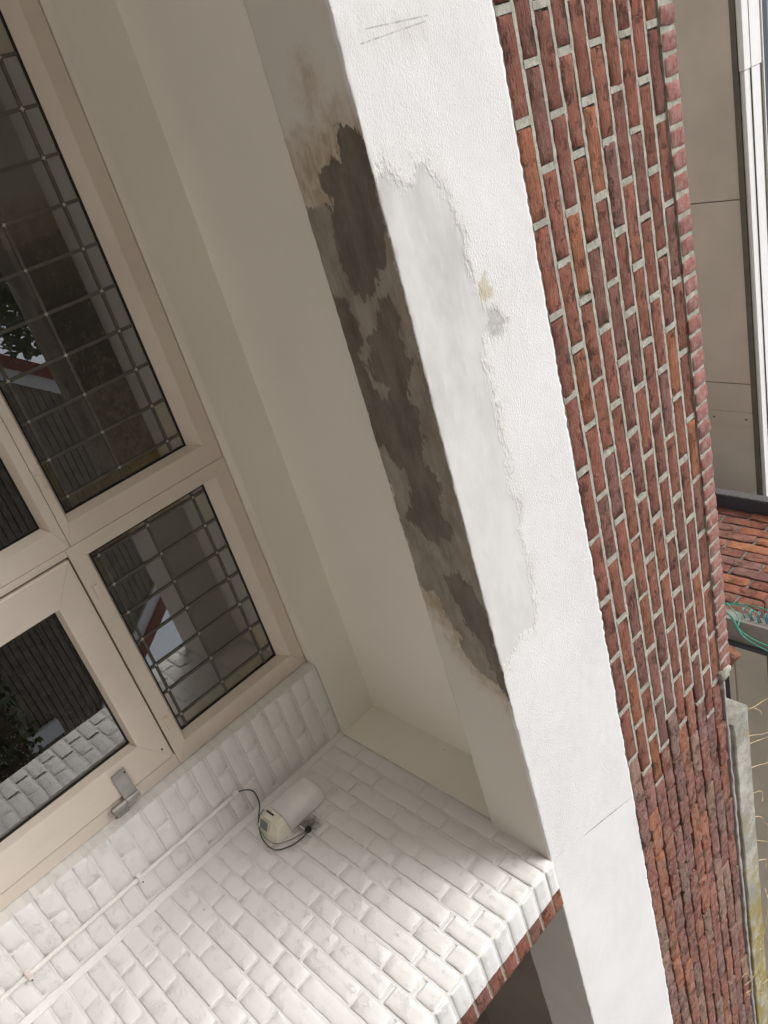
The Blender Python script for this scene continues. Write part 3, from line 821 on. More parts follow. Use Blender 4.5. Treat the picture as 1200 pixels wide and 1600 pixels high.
# ------------------------------------------------------------------ white painted side wall and pier
side = empty('painted_brick_wall', 'white painted brick side wall of the porch with a half red pier end', 'wall', loc=(0, 0.5, -1.0))
NCOURSE = 40
EVEN = [0.078, 0.20, 0.42, 0.535, 0.755, 0.87, 0.994]
ODD = [0.138, 0.365, 0.485, 0.70, 0.82, 0.994]
def pier_mesh(L, seed):
    """corner brick: painted on the porch side and on part of its end, bare red beyond"""
    b = MB(); off = Vector((seed * 3.3, seed * 7.7, 1.0))
    H = 0.0535
    pb = 0.121 + RND.uniform(-0.004, 0.004)
    path = []      # plan outline of the visible faces, from the porch side round to the far side
    for t_ in np.linspace(L, 0.012, 8): path.append((0.0, t_, 0))
    path.append((0.002, 0.004, 0)); path.append((0.006, 0.0005, 0)); 
    for x_ in np.linspace(0.016, pb, 6): path.append((x_, 0.0, 0))
    for x_ in np.linspace(pb + 0.0006, PIER - 0.010, 6): path.append((x_, 0.0, 1))
    path += [(PIER - 0.003, 0.003, 1), (PIER, 0.010, 1), (PIER, L, 1)]
    zs = [-H / 2, -H / 2 + 0.003, -H / 6, H / 6, H / 2 - 0.003, H / 2]
    rings = []
    for zi, z in enumerate(zs):
        ring = []
        for k, (x_, y_, mm) in enumerate(path):
            n1 = noise.noise(Vector((x_ * 40, y_ * 40, z * 60)) + off); n2 = noise.noise(Vector((x_ * 90, y_ * 90, z * 120)) + off)
            d = 0.0011 * n1 + 0.0008 * n2 - (0.0018 if zi in (0, len(zs) - 1) else 0)
            px_, py_ = x_, y_
            if x_ < 0.004 and y_ > 0.004: px_ -= d
            elif x_ > PIER - 0.002: px_ += d * 0.6
            else: py_ -= d
            ring.append((px_, py_, z + (0.002 * n2 if zi in (0, len(zs) - 1) else 0)))
        rings.append(ring)
    n = len(path)
    for r in rings: b.v += r
    for j in range(len(zs) - 1):
        for i in range(n - 1):
            b.f.append((j * n + i, j * n + i + 1, (j + 1) * n + i + 1, (j + 1) * n + i)); b.mi.append(path[i][2] if path[i][2] == path[i + 1][2] else 1)
    for row, rev in ((0, True), (len(zs) - 1, False)):
        b.f.append(tuple(row * n + (n - 1 - i if rev else i) for i in range(n))); b.mi.append(0)
    me = b.mesh('pier_brick', [WBRICK, BRICK])
    sm = [False] * len(b.f)
    for j in range(1, len(zs) - 2):
        for i in range(n - 1): sm[j * (n - 1) + i] = True
    me.polygons.foreach_set('use_smooth', sm)
    return me
PIER_EVEN = [pier_mesh(EVEN[0] - 0.006, 3 + s) for s in range(5)]
PIER_ODD = [pier_mesh(ODD[0] - 0.006, 23 + s) for s in range(5)]
YP = -0.012
for i in range(NCOURSE):
    z = ZP - (i + 0.5) * CO
    if z < GZ: break
    js = EVEN if i % 2 == 0 else ODD
    if i == 0: z -= 0.0
    # the topmost course runs in behind the beam
    start = 0
    o = obj('pier_brick', RND.choice(PIER_EVEN if i % 2 == 0 else PIER_ODD)); o.location = (RND.uniform(-.0015, .0015), YP, z); o.color = pick([0.7, 0.15, 0.25])
    if i == 0: o.scale = (1, 1, 0.73); o.location.z = -0.0263
    child_of(o, side)
    for k in range(len(js) - 1):
        a, b_ = js[k], js[k + 1]
        L = b_ - a
        me = RND.choice(W_STRETCH if L > 0.16 else W_HEAD)
        o = obj('brick', me)
        o.location = (0.0015 + RND.uniform(-0.0015, 0.0015), (a + b_) / 2 + RND.uniform(-0.003, 0.003), z + RND.uniform(-.0015, .0015))
        full = 0.2115 if L > 0.16 else 0.1015
        o.scale = ((L - 0.0095) / full * (-1 if RND.random() < .5 else 1), 1, RND.uniform(0.96, 1.03))
        o.rotation_euler = (RND.uniform(-.003, .003), 0, -math.pi / 2 + RND.uniform(-.003, .003))
        child_of(o, side)
wm = MB().box(0.0058, 0.07, 0.0, D + 0.03, GZ, ZP)
def wavy_strip(b, axis, a0, a1, zj, seed, front, lo=-0.0066, hi=0.0039, top=True):
    """a strip of painted mortar along a bed joint (axis 'y': on the side wall, 'x': on the back wall)"""
    rings = []
    nseg = int((a1 - a0) / 0.018)
    for q in range(nseg + 1):
        a = a0 + (a1 - a0) * q / nseg
        n1 = noise.noise(Vector((a * 11, zj * 37, seed))); n2 = noise.noise(Vector((a * 42, zj * 37, seed + 4)))
        f = front + 0.0010 * n1 + 0.0005 * n2; h_ = hi + 0.0014 * n1 + 0.0012 * n2
        prof = [(f + 0.012, zj + lo), (f, zj + lo), (f + 0.0002, zj + h_ - 0.002), (f + 0.0016, zj + h_), (f + 0.012, zj + h_)]
        rings.append([(d, a, z_) if axis == 'y' else (a, D + d, z_) for d, z_ in prof])
    b.loft(rings)
for i in range(NCOURSE):
    zj = ZP - (i + 1) * CO
    if zj < GZ: break
    wavy_strip(wm, 'y', 0.0, D, zj, 1.0, 0.0032)
    for q in (EVEN if i % 2 == 0 else ODD)[:-1]:
        jw = RND.uniform(0.0048, 0.0062)
        wm.box(0.0032 + RND.uniform(-.0006, .0006), 0.014, q - jw, q + jw, zj + 0.0015, zj + CO - 0.0045)
wm.box(0.0024, 0.0699, YP + 0.0028, 0.0, GZ, -0.004); wm.box(0.07, 0.124, YP + 0.0028, D, GZ, -0.0035)
child_of(wm.build('painted_joints', WMORTAR), side)
rf = MB().box(0.1242, PIER - 0.004, YP + 0.0036, D, GZ, -0.0035)
child_of(rf.build('bare_joints', m_mortar('pier_mortar', (0.42, 0.34, 0.27), (0.5, 0.42, 0.34))), side)
band = MB().box(-0.002, 0.05, T, D - 0.0005, ZP + 0.001, ZC)
child_of(band.build('plaster_band', PLASTER), side)
# fillet where the two painted walls meet
fil = MB(); rings = []
for z in np.linspace(GZ, ZP, 120):
    q = 0.004 * noise.noise(Vector((0, 0, z * 9)))
    rings.append([(0.004, D + 0.004, z), (-0.016 - q, D + 0.004, z), (-0.015 - q, D - 0.0005, z), (-0.009, D - 0.0035, z), (-0.0035, D - 0.009, z), (-0.0005, D - 0.016 - q, z), (0.004, D - 0.016 - q, z)])
fil.loft(rings)
child_of(fil.build('corner_fillet', WMORTAR, smooth=True), side)

# ------------------------------------------------------------------ back wall beside the door
back = empty('painted_brick_wall', 'narrow white painted brick strip beside the door frame, carrying the thin conduit', 'wall', loc=(-0.17, D, -1.0))
BE = [(-0.350, -0.245), (-0.245, -0.03)]
BO = [(-0.350, -0.135), (-0.135, -0.01)]
for i in range(NCOURSE):
    z = ZP - (i + 0.5) * CO
    if z < GZ: break
    for a, b_ in (BE if i % 2 else BO):
        L = b_ - a; me = RND.choice(W_STRETCH if L > 0.16 else W_HEAD); full = 0.2115 if L > 0.16 else 0.1015
        o = obj('brick', me); edge_q = a < -0.34
        o.location = ((a + b_) / 2 + (0.002 if edge_q else 0), D + 0.0015 + RND.uniform(-0.0015, 0.0015), z + RND.uniform(-.0015, .0015))
        o.scale = ((L - (0.004 if edge_q else 0.0095)) / full * (-1 if RND.random() < .5 else 1), 1.5, RND.uniform(0.96, 1.03))
        o.rotation_euler = (RND.uniform(-.006, .006), 0, RND.uniform(-.006, .006))
        child_of(o, back)
bm = MB().box(-0.3455, 0.0, D + 0.0058, D + 0.2, GZ, ZP)
for i in range(NCOURSE):
    zj = ZP - (i + 1) * CO
    if zj < GZ: break
    wavy_strip(bm, 'x', -0.347, 0.0, zj, 7.0, 0.0032)
    q = BE[0][1] if i % 2 else BO[0][1]
    bm.box(q - 0.0055, q + 0.0055, D + 0.0036, D + 0.014, zj + 0.0015, zj + CO - 0.006)
child_of(bm.build('painted_joints', WMORTAR), back)
head = MB().box(-4.4, 0.0, D - 0.002, D + 0.2, ZP + 0.001, ZC)
tag(head.build('plaster_band', PLASTER), 'smooth plaster strip between window head and porch ceiling', 'wall')
tag(MB().box(-4.4, -2.69, D, D + 0.2, GZ, ZP).build('wall_beside_window', WMORTAR), kind='structure')
tag(MB().box(-4.6, -4.4, 0, D + 0.2, GZ, ZC).build('porch_light_block', PLASTER), kind='structure')  # unseen wall added to stop light leaking in from the left

# ------------------------------------------------------------------ window with leaded upper lights, and the door
win = empty('window', 'beige framed window with leaded upper lights beside and over the door', 'window', loc=(-1.5, W, -1.3))
def ring_frame(parent, x0, x1, z0, z1, wl, wr, wb, wt, yf, back=0.06, ch=0.014, chd=0.034, cht=None, mat=PVC, names=('jamb', 'jamb', 'sill_rail', 'head_rail'), gap=0.0004):
    """four mitred bars: flat face, then a splayed rebate down to the glass"""
    ix0, ix1, iz0, iz1 = x0 + wl, x1 - wr, z0 + wb, z1 - wt
    cht = ch if cht is None else cht
    def sec(xo, zo, xi, zi, xg, zg):
        return [(xo, yf + back, zo), (xo, yf + 0.0025, zo), (xo + (xi - xo) * 0.03, yf, zo + (zi - zo) * 0.03), (xi, yf, zi), (xi + (xg - xi) * .12, yf + .003, zi + (zg - zi) * .12), (xg, yf + chd, zg), (xg, yf + back, zg)]
    corners = {'bl': sec(x0, z0, ix0, iz0, ix0 + ch, iz0 + ch), 'br': sec(x1, z0, ix1, iz0, ix1 - ch, iz0 + ch),
               'tr': sec(x1, z1, ix1, iz1, ix1 - ch, iz1 - cht), 'tl': sec(x0, z1, ix0, iz1, ix0 + ch, iz1 - cht)}
    for nm, a, b_, sh in ((names[0], 'bl', 'tl', (0, 0, 1)), (names[1], 'tr', 'br', (0, 0, -1)), (names[2], 'br', 'bl', (-1, 0, 0)), (names[3], 'tl', 'tr', (1, 0, 0))):
        s = Vector(sh) * gap
        A = [Vector(q) + s for q in corners[a]]; B = [Vector(q) - s for q in corners[b_]]
        child_of(MB().loft([A, B]).build(nm, mat), parent)
    return (ix0 + ch, ix1 - ch, iz0 + ch, iz1 - cht)
def gasket(parent, op, y, w=0.006):
    gx0, gx1, gz0, gz1 = op
    b = MB(); b.box(gx0 - .002, gx1 + .002, y, y + .006, gz1 - w, gz1 + .003); b.box(gx0 - .002, gx1 + .002, y, y + .006, gz0 - .003, gz0 + w)
    b.box(gx0 - .003, gx0 + w, y, y + .006, gz0 + w, gz1 - w); b.box(gx1 - w, gx1 + .003, y, y + .006, gz0 + w, gz1 - w)
    child_of(b.build('rubber_seal', GASKET), parent)
def pane(parent, op, y, name='pane'):
    gx0, gx1, gz0, gz1 = op
    o = MB(); o.v = [(gx0, y, gz0), (gx1, y, gz0), (gx1, y, gz1), (gx0, y, gz1)]; o.f = [(0, 1, 2, 3)]; o.mi = [0]
    child_of(o.build(name, GLASS), parent)
TOP = ZP - 0.0015
XA0 = -2.680
# upper light of the window and the lower pane
opA = ring_frame(win, XA0, -1.224, -0.5415, TOP, 0.072, 0.066, 0.0255, 0.053, W, cht=0.035)
opB = ring_frame(win, XA0, -1.224, -2.35, -0.5425, 0.072, 0.066, 0.08, 0.0275, W)
opC = ring_frame(win, -1.2232, XF + 0.0015, -0.5605, TOP, 0.046, 0.070, 0.0495, 0.051, W, cht=0.035)
# frame around the door opening below the right-hand light
child_of(MB().box(-1.2232, -1.2005, W + .001, W + .06, GZ, -0.561).build('door_jamb', PVC, bevel=0.002), win)
child_of(MB().box(-0.3985, XF + 0.0015, W + .001, W + .06, GZ, -0.561).build('door_jamb', PVC, bevel=0.002), win)
# backing that closes the rebates
child_of(MB().box(XA0, -1.224, W + .055, W + .062, -0.556, -0.528).build('rebate_back', PVC), win)
for op, nm in ((opA, 'pane'), (opB, 'pane'), (opC, 'pane')):
    gasket(win, op, W + 0.036)
    pane(win, op, W + 0.0395)
for cx, cz in ((-1.43, -0.532), (-1.06, -0.535), (-0.52, -0.535)):
    child_of(MB().box(cx - .0235, cx + .0235, W - .0055, W + .001, cz - .0075, cz + .0075).build('drain_cover', PVC, bevel=0.0012), win)

def leaded(parent, xs, zs, edges, y, label):
    """lead lattice with its glass quarries; xs, zs are the lead lines, edges the sight size"""
    ex0, ex1, ez0, ez1 = edges
    lat = MB(); w2 = 0.0048
    yl = y - 0.0085      # the lead sits on the outer face of the glass
    for x_ in xs: lat.box(x_ - w2, x_ + w2, yl - .0014, yl + .0014, ez0, ez1)
    for z_ in zs:
        for a, b_ in zip([ex0] + xs, xs + [ex1]):
            lat.box(a + w2, b_ - w2, yl - .0012, yl + .0012, z_ - w2, z_ + w2)
    panel = empty_part('leaded_light', parent, ((ex0 + ex1) / 2, y, (ez0 + ez1) / 2), label)
    child_of(lat.build('lead_lattice', LEAD), panel)
    s = MB()
    r = 0.0075; rr = 0.0035
    for k in range(8):
        q = r if k % 2 == 0 else rr
        s.v.append((q * math.cos(k * math.pi / 4), 0, q * math.sin(k * math.pi / 4)))
    s.v.append((0, -0.0022, 0))
    s.f = [(k, (k + 1) % 8, 8) for k in range(8)]; s.mi = [0] * 8
    sm = s.mesh('solder_joint', SOLDER)
    def dot(x_, z_):
        o = obj('solder_joint', sm, None, (x_, yl - .0015, z_), (0, RND.uniform(-.4, .4), 0)); q = RND.uniform(.75, 1.1); o.scale = (q, 1, q)
        child_of(o, panel)
    for x_ in xs:
        for z_ in zs: dot(x_, z_)
    X = [ex0] + xs + [ex1]; Z = [ez0] + zs + [ez1]
    nX, nZ = len(X) - 1, len(Z) - 1
    for a in range(nX):
        for b_ in range(nZ):
            xb, zb = a in (0, nX - 1), b_ in (0, nZ - 1)
            if xb and zb: m = Q_RED
            elif xb or (zb and a in (1, nX - 2)): m = Q_YELLOW
            else: m = Q_CLEAR
            o = MB().box(-(X[a + 1] - X[a]) / 2, (X[a + 1] - X[a]) / 2, -.0012, .0012, -(Z[b_ + 1] - Z[b_]) / 2, (Z[b_ + 1] - Z[b_]) / 2).build('glass_quarry', m)
            o.location = ((X[a] + X[a + 1]) / 2, y, (Z[b_] + Z[b_ + 1]) / 2)
            child_of(o, panel)
def empty_part(name, parent, loc, label=None):
    o = bpy.data.objects.new(name, None); COL.objects.link(o); o.empty_display_size = 0.03; o.location = loc
    if label: o['label'] = label
    o.parent = parent; o.matrix_parent_inverse = Matrix.Translation(-Vector(parent.location))
    o['_w'] = 1; del o['_w']
    return o
_child_of = child_of
def child_of(o, parent):
    o.parent = parent
    w_ = Vector(parent.location) if parent.parent is None else Vector(parent.location)
    o.matrix_parent_inverse = Matrix.Translation(-w_)
    return o
LX_A = [-2.547 + 0.12 * k for k in range(11)]
leaded(win, LX_A, [-0.4725, -0.2985, -0.1245], (opA[0], opA[1], opA[2], opA[3]), W + 0.046, 'long leaded light of the window')
LX_C = [-1.1395 + 0.1087 * k for k in range(7)]
leaded(win, LX_C, [-0.4715, -0.2955, -0.1215], (opC[0], opC[1], opC[2], opC[3]), W + 0.046, 'leaded light over the door')

door = empty('door', 'beige door leaf with a glass pane and a grey hinge under the leaded light', 'door', loc=(-0.8, W, GZ))
opD = ring_frame(door, -1.1945, -0.4045, GZ + 0.02, -0.567, 0.115, 0.119, 0.30, 0.088, W - 0.008, ch=0.008, chd=0.03, names=('stile', 'stile', 'bottom_rail', 'top_rail'))
gasket(door, opD, W + 0.024)
pane(door, opD, W + 0.0275)
child_of(MB().box(-1.1995, -1.195, W + 0.012, W + 0.05, GZ, -0.5615).build('gap_strip', PVC_GAP), door)  # dark brown strips set back in the gap round the leaf
child_of(MB().box(-0.404, -0.3990, W + 0.012, W + 0.05, GZ, -0.5615).build('gap_strip', PVC_GAP), door)
child_of(MB().box(-1.1945, -0.4045, W + 0.012, W + 0.05, -0.566, -0.5613).build('gap_strip', PVC_GAP), door)
def disc(name, c, r, mat, parent, axis='Y', th=0.002, n=12):
    b = MB(); ring = lambda o: [(c[0] + r * math.cos(2 * math.pi * k / n), c[1] + o, c[2] + r * math.sin(2 * math.pi * k / n)) if axis == 'Y' else (c[0] + r * math.cos(2 * math.pi * k / n), c[1] + r * math.sin(2 * math.pi * k / n), c[2] + o) for k in range(n)]
    b.loft([ring(-th / 2), ring(th / 2)])
    return child_of(b.build(name, mat), parent)
disc('screw', (-0.455, W - 0.0085, -0.592), 0.0035, DARK, door)
# hinge: flag leaf on the stile, two-part knuckle beside the joint
hz = empty_part('hinge', door, (-0.42, W - .01, -0.75))
child_of(MB().box(-0.492, -0.396, W - 0.0175, W - 0.0085, -0.768, -0.722).build('hinge_leaf', HINGE, bevel=0.002), hz)
child_of(MB().box(-0.496, -0.478, W - 0.0185, W - 0.0080, -0.7685, -0.7215).build('hinge_plate_cap', HINGE, bevel=0.002), hz)
disc('screw', (-0.484, W - 0.019, -0.728), 0.0032, DARK, hz)
child_of(MB().tube([(-0.3845, W - 0.0155, -0.7665), (-0.3845, W - 0.0155, -0.7195)], 0.0125, 20).build('knuckle', HINGE, smooth=False, bevel=0.001), hz)
child_of(MB().tube([(-0.3845, W - 0.0155, -0.8185), (-0.3845, W - 0.0155, -0.7675)], 0.0118, 20).build('knuckle', HINGE, smooth=False, bevel=0.001), hz)
disc('pin_end', (-0.3845, W - 0.0155, -0.8187), 0.008, DARK, hz, 'Z', 0.001)
child_of(MB().box(-0.381, XF + 0.01, W - 0.010, W + 0.0005, -0.812, -0.77).build('hinge_leaf', HINGE, bevel=0.0015), hz)

# dim room behind the glass
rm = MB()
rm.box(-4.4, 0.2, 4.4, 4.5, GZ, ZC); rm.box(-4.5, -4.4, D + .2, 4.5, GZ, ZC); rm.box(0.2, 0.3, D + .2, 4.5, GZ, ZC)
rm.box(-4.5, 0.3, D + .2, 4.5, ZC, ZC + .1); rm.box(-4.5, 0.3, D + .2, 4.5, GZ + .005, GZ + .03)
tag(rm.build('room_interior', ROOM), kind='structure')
tag(MB().box(-2.69, -0.35, W + .001, D + .2, GZ, GZ + .02).build('threshold', PVC), kind='structure')

# ------------------------------------------------------------------ conduit on the back wall
cdt = empty('conduit', 'thin white conduit pipe clipped upright to the painted brick strip', 'conduit', loc=(-0.143, D - .01, -1.2))
pts = [(-0.143 - 0.002 * math.sin(z * 4), D - 0.0095, z) for z in np.linspace(-0.462, GZ, 40)]
child_of(MB().tube(pts, 0.0078, 12).build('pipe', CONDUIT, smooth=True), cdt)
child_of(MB().tube([(-0.143, D - .0095, -0.470), (-0.143, D - .0095, -0.450)], 0.0105, 12).build('end_bush', CONDUIT), cdt)
for z, m in ((-0.857, CONDUIT), (-1.25, PINKISH), (-1.75, CONDUIT), (-2.25, CONDUIT)):
    c = MB().box(-0.159, -0.127, D - .0215, D + .004, z - .0085, z + .0085).build('clip', m, bevel=0.005, segs=3)
    child_of(c, cdt)
    sc_ = disc('screw', (-0.1325, D - .0222, z), 0.0024, DARK, c)

# ------------------------------------------------------------------ sensor lamp on the side wall
lamp = empty('sensor_lamp', 'small white wall lamp with cream sensor end, loose cables on the side wall', 'lamp', loc=(0, 0.865, -0.36))
Y1, Y2, DX = 0.806, 0.928, 0.070
def lamp_ring(z, dx, y1, y2, r=0.016):
    """D-shaped section: flat against the wall, rounded outwards"""
    out = [(0.0, y1, z)]
    yc, hy = (y1 + y2) / 2, (y2 - y1) / 2
    for a in np.linspace(0.10, math.pi - 0.10, 17):
        cx, sx_ = math.cos(a), math.sin(a)
        k = (abs(cx) ** 3.2 + abs(sx_) ** 3.2) ** (-1 / 3.2)      # squarish curve
        out.append((-dx * sx_ * k, yc - hy * cx * k, z))
    out.append((0.0, y2, z))
    return out
body = MB().loft([lamp_ring(-0.400, DX, Y1, Y2, .008), lamp_ring(-0.252, DX, Y1, Y2, .008), lamp_ring(-0.238, DX - .003, Y1 + .003, Y2 - .004, .010), lamp_ring(-0.231, DX - .014, Y1 + .008, Y2 - .012, .012)])
bo = child_of(body.build('housing', LAMP_BODY, smooth=True), lamp)
bo.data.polygons.foreach_set('use_smooth', [len(p.vertices) == 4 for p in bo.data.polygons])
child_of(MB().loft([lamp_ring(-0.4015, DX - .002, Y1 + .002, Y2 - .002, .008), lamp_ring(-0.4005, DX - .002, Y1 + .002, Y2 - .002, .008)]).build('seam', DARK), lamp)
def slope_ring(f):
    rg = lamp_ring(0, DX + .001, Y1 - .001, Y2 + .001, .010)
    return [(x_ * (1 - 0.22 * f), Y1 + (y_ - Y1) * (1 - .06 * f), -0.402 - f * (0.070 + (x_ / DX) * 0.038)) for x_, y_, _ in rg]
cap = MB().loft([slope_ring(0), slope_ring(.5), slope_ring(1.0)])
cap_o = child_of(cap.build('end_cap', LAMP_CAP), lamp)
# frame of the sloping bottom face: origin, direction along Y and along the slope
o0 = Vector((-DX * 0.78, 0, -0.402 - (0.070 - 0.038 * 0.78))); o1 = Vector((0, 0, -0.402 - 0.070))
sl = (o1 - o0).normalized(); nrm = Vector((sl.z, 0, -sl.x)); nrm = nrm if nrm.z < 0 else -nrm
def plate(name, u0, u1, y0, y1, mat, th, parent):
    P = []
    for u in (u0, u1):
        for y_ in (y0, y1):
            for h in (-0.001, th): P.append(Vector((o0.x, y_, o0.z)) + sl * u + nrm * h)
    return child_of(MB().hexa(P).build(name, mat), parent)
def vplate(name, y0, y1, z0, z1, mat, th, parent):
    return child_of(MB().box(-DX - th, -DX + 0.002, y0, y1, z0, z1).build(name, mat), parent)
plate('sensor_window', 0.003, 0.036, 0.862, 0.906, LENS, 0.0012, lamp)
plate('sensor_frame', 0.0005, 0.039, 0.857, 0.911, LAMP_CAP, 0.0006, lamp)
vplate('vent_slot', 0.856, 0.896, -0.4195, -0.4135, DARK, -0.0002, lamp)

cab = empty('lamp_cable', 'loose dark green cable looping from the conduit end to the lamp', 'cable', loc=(-0.1, 0.98, -0.43))
child_of(MB().tube(smooth_path([(-0.143, D - .0095, -0.452), (-0.130, D - .014, -0.425), (-0.10, D - .012, -0.402), (-0.066, D - .012, -0.398), (-0.035, D - .02, -0.405), (-0.022, D - .035, -0.425), (-0.020, 0.93, -0.450)]), 0.0024, 8).build('cable_run', CABLE, smooth=True), cab)
child_of(MB().tube(smooth_path([(-0.022, D - .036, -0.404), (-0.018, D - .045, -0.432), (-0.016, 0.925, -0.458)]), 0.0024, 8).build('cable_run', CABLE_G, smooth=True), cab)
cab2 = empty('lamp_cable', 'dark cable sagging under the lamp to a hole in the side wall', 'cable', loc=(0, 0.80, -0.46))
child_of(MB().tube(smooth_path([(-0.020, 0.925, -0.452), (-0.014, 0.898, -0.470), (-0.012, 0.85, -0.487), (-0.012, 0.79, -0.486), (-0.014, 0.752, -0.446), (-0.012, 0.742, -0.396), (-0.006, 0.752, -0.368), (0.012, 0.757, -0.362)]), 0.0024, 8).build('cable_run', CABLE, smooth=True), cab2)
child_of(MB().tube(smooth_path([(-0.016, 0.905, -0.466), (-0.016, 0.85, -0.476), (-0.018, 0.80, -0.470), (-0.018, 0.768, -0.43), (-0.012, 0.756, -0.385), (0.010, 0.760, -0.364)]), 0.0022, 8).build('cable_run', CABLE_G, smooth=True), cab2)
disc_h = MB().tube([(-0.0032, 0.762, -0.360), (0.012, 0.762, -0.360)], 0.0125, 12)
child_of(disc_h.build('cable_hole', DARK), cab2)

# ------------------------------------------------------------------ neighbour's porch
nb = empty('neighbour_porch', 'dim plastered porch recess of the neighbour beyond the brick pier', 'building', loc=(2.0, D, -1.0))
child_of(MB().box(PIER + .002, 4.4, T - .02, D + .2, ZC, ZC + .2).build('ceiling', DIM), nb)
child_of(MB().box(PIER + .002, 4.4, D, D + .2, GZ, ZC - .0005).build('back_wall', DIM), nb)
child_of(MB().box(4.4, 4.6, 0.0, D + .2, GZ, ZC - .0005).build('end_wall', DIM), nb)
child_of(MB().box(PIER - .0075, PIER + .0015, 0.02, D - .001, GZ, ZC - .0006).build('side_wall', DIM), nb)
bl_ = MB(); rings = []
for k in range(7):
    a = k / 6 * math.pi / 2
    rings.append([(PIER + .002 + 0.05 * math.sin(a) , 0.03 + 0.035 * max(0.02, math.cos(a)) * math.cos(t_), -0.455 + 0.035 * max(0.02, math.cos(a)) * math.sin(t_)) for t_ in np.linspace(0, 2 * math.pi, 15)[:-1]])
bl_.loft(rings)
tag(bl_.build('wall_fitting', BLACK, smooth=True), 'small black rounded fitting on the far side of the brick pier', 'fitting')

# ------------------------------------------------------------------ storey above: dividing wall, soffit, gutter
dv = empty('dividing_wall', 'brick dividing wall with dark felt coping standing above the parapet', 'wall', loc=(0.28, 0.8, 1.5))
DIVX = 0.18; DZ0 = 1.482
STR_DIV = [brick_mesh('dividing_brick', 0.207, 0.0525, 0.05, 130 + s, [BRICK], amp=0.005, jag=0.004) for s in range(8)]
for i in range(12):
    z = DZ0 + (i + .5) * 0.0628
    off = 0.0 if i % 2 else 0.11
    k = 0; y = 0.066 - (0.0 if i % 2 else 0.0)
    first = True
    while y < 1.55:
        L = (0.10 if (first and i % 2) else 0.21)
        o = obj('brick', RND.choice(STR_DIV)); o.color = pick([0.5, 0.25, 0.45])
        o.location = (DIVX - 0.001 + RND.uniform(-.003, .002), y + L / 2, z + RND.uniform(-.002, .002))
        o.scale = ((L - .003) / 0.2075, 1, RND.uniform(.95, 1.04)); o.rotation_euler = (RND.uniform(-.01, .01), 0, -math.pi / 2)
        child_of(o, dv); first = False
        y += L + 0.011
    o = obj('brick', RND.choice(STR_DIV)); o.color = pick([0.5, 0.25, 0.45]); o.location = (DIVX + 0.052, 0.0655, z); o.scale = (0.47, 1, 1)
    child_of(o, dv)
child_of(MB().box(DIVX + .008, DIVX + .095, 0.075, 1.6, DZ0, DZ0 + 12 * 0.0628).build('mortar', DIV_MORTAR), dv)
child_of(MB().box(0.105, 0.46, 0.0, 1.6, 2.236, 2.286).build('coping', FELT, bevel=0.004), dv)
child_of(MB().box(0.110, 0.455, 0.01, 1.6, 2.2336, 2.2359).build('coping_underside_shade', SLATE), dv)  # thin dark sheet carrying the shade under the coping as colour
ch_ = MB().box(0.160, 0.285, -0.35, 1.6, DZ0 - 0.058, DZ0 - 0.0005)
child_of(ch_.build('metal_channel', METAL, bevel=0.002), dv)
child_of(MB().box(0.272, 0.292, -0.355, 1.6, DZ0 - 0.072, DZ0 - 0.0585).build('channel_lip', SLATE), dv)

wb = empty('wire_coil', 'coil of green wire tied on the metal channel below the brick dividing wall', 'wire', loc=(0.15, 0.0, 1.47))
coil = []
for k in range(150):
    a = k * 0.42; s = k / 149
    coil.append((0.146 + 0.020 * math.cos(a), 0.105 - 0.30 * s, 1.468 + 0.020 * math.sin(a) + 0.004 * math.sin(k * .7)))
child_of(MB().tube(coil, 0.0030, 6).build('coil', WIRE, smooth=True), wb)
coil2 = [(0.146 + 0.018 * math.cos(k * .5), 0.07 - 0.2 * k / 79, 1.466 + 0.018 * math.sin(k * .5)) for k in range(80)]
child_of(MB().tube(coil2, 0.0026, 6).build('tie', WIRE_B, smooth=True), wb)
for pts_ in ([(0.16, 0.22, 1.50), (0.145, 0.12, 1.515), (0.14, 0.02, 1.515), (0.14, -0.12, 1.49)],
             [(0.15, 0.20, 1.465), (0.12, 0.11, 1.40), (0.12, 0.03, 1.325), (0.13, -0.08, 1.30), (0.13, -0.2, 1.31)],
             [(0.16, 0.21, 1.47), (0.13, 0.12, 1.41), (0.12, 0.05, 1.335), (0.12, -0.02, 1.285), (0.12, -0.2, 1.235)],
             [(0.14, 0.17, 1.49), (0.13, 0.09, 1.42), (0.125, 0.06, 1.36)],
             [(0.15, 0.20, 1.49), (0.14, 0.1, 1.50), (0.14, 0.04, 1.48)]):
    child_of(MB().tube(smooth_path(pts_), 0.0026, 6).build('loose_wire', WIRE, smooth=True), wb)

eave = empty('roof_eave', 'brown grey boarded roof soffit high above the brick parapet', 'eave', loc=(0, 0.9, 2.6))
ZS = 2.6
for xa, xb in ((-6.0, -4.0), (-4.0, -2.6), (-2.6, -1.226), (-1.226, -0.325), (-0.325, -0.165)):
    child_of(MB().box(xa + .0025, xb - .0025, 0.535, 1.7, ZS, ZS + .02).build('soffit_panel', SOFFIT), eave)
cov = child_of(MB().box(-0.166, -0.092, 0.535, 1.7, ZS - .006, ZS + .015).build('cover_strip', SOFFIT), eave)
for y in (0.57, 0.74): disc('screw', (-0.13, y, ZS - .0066), 0.006, TRIM, cov, 'Z', 0.002)
child_of(MB().box(-0.0915, 1.30, 0.535, 1.7, ZS, ZS + .02).build('soffit_panel', SOFFIT), eave)
for xa, xb in ((1.302, 3.0), (3.0, 7.0)):
    child_of(MB().box(xa + .002, xb, 0.535, 0.742, ZS, ZS + .02).build('soffit_panel', SOFFIT), eave)
child_of(MB().box(1.302, 7.0, 0.742, 0.765, ZS - .012, ZS + .02).build('moulding', SOFFIT), eave)
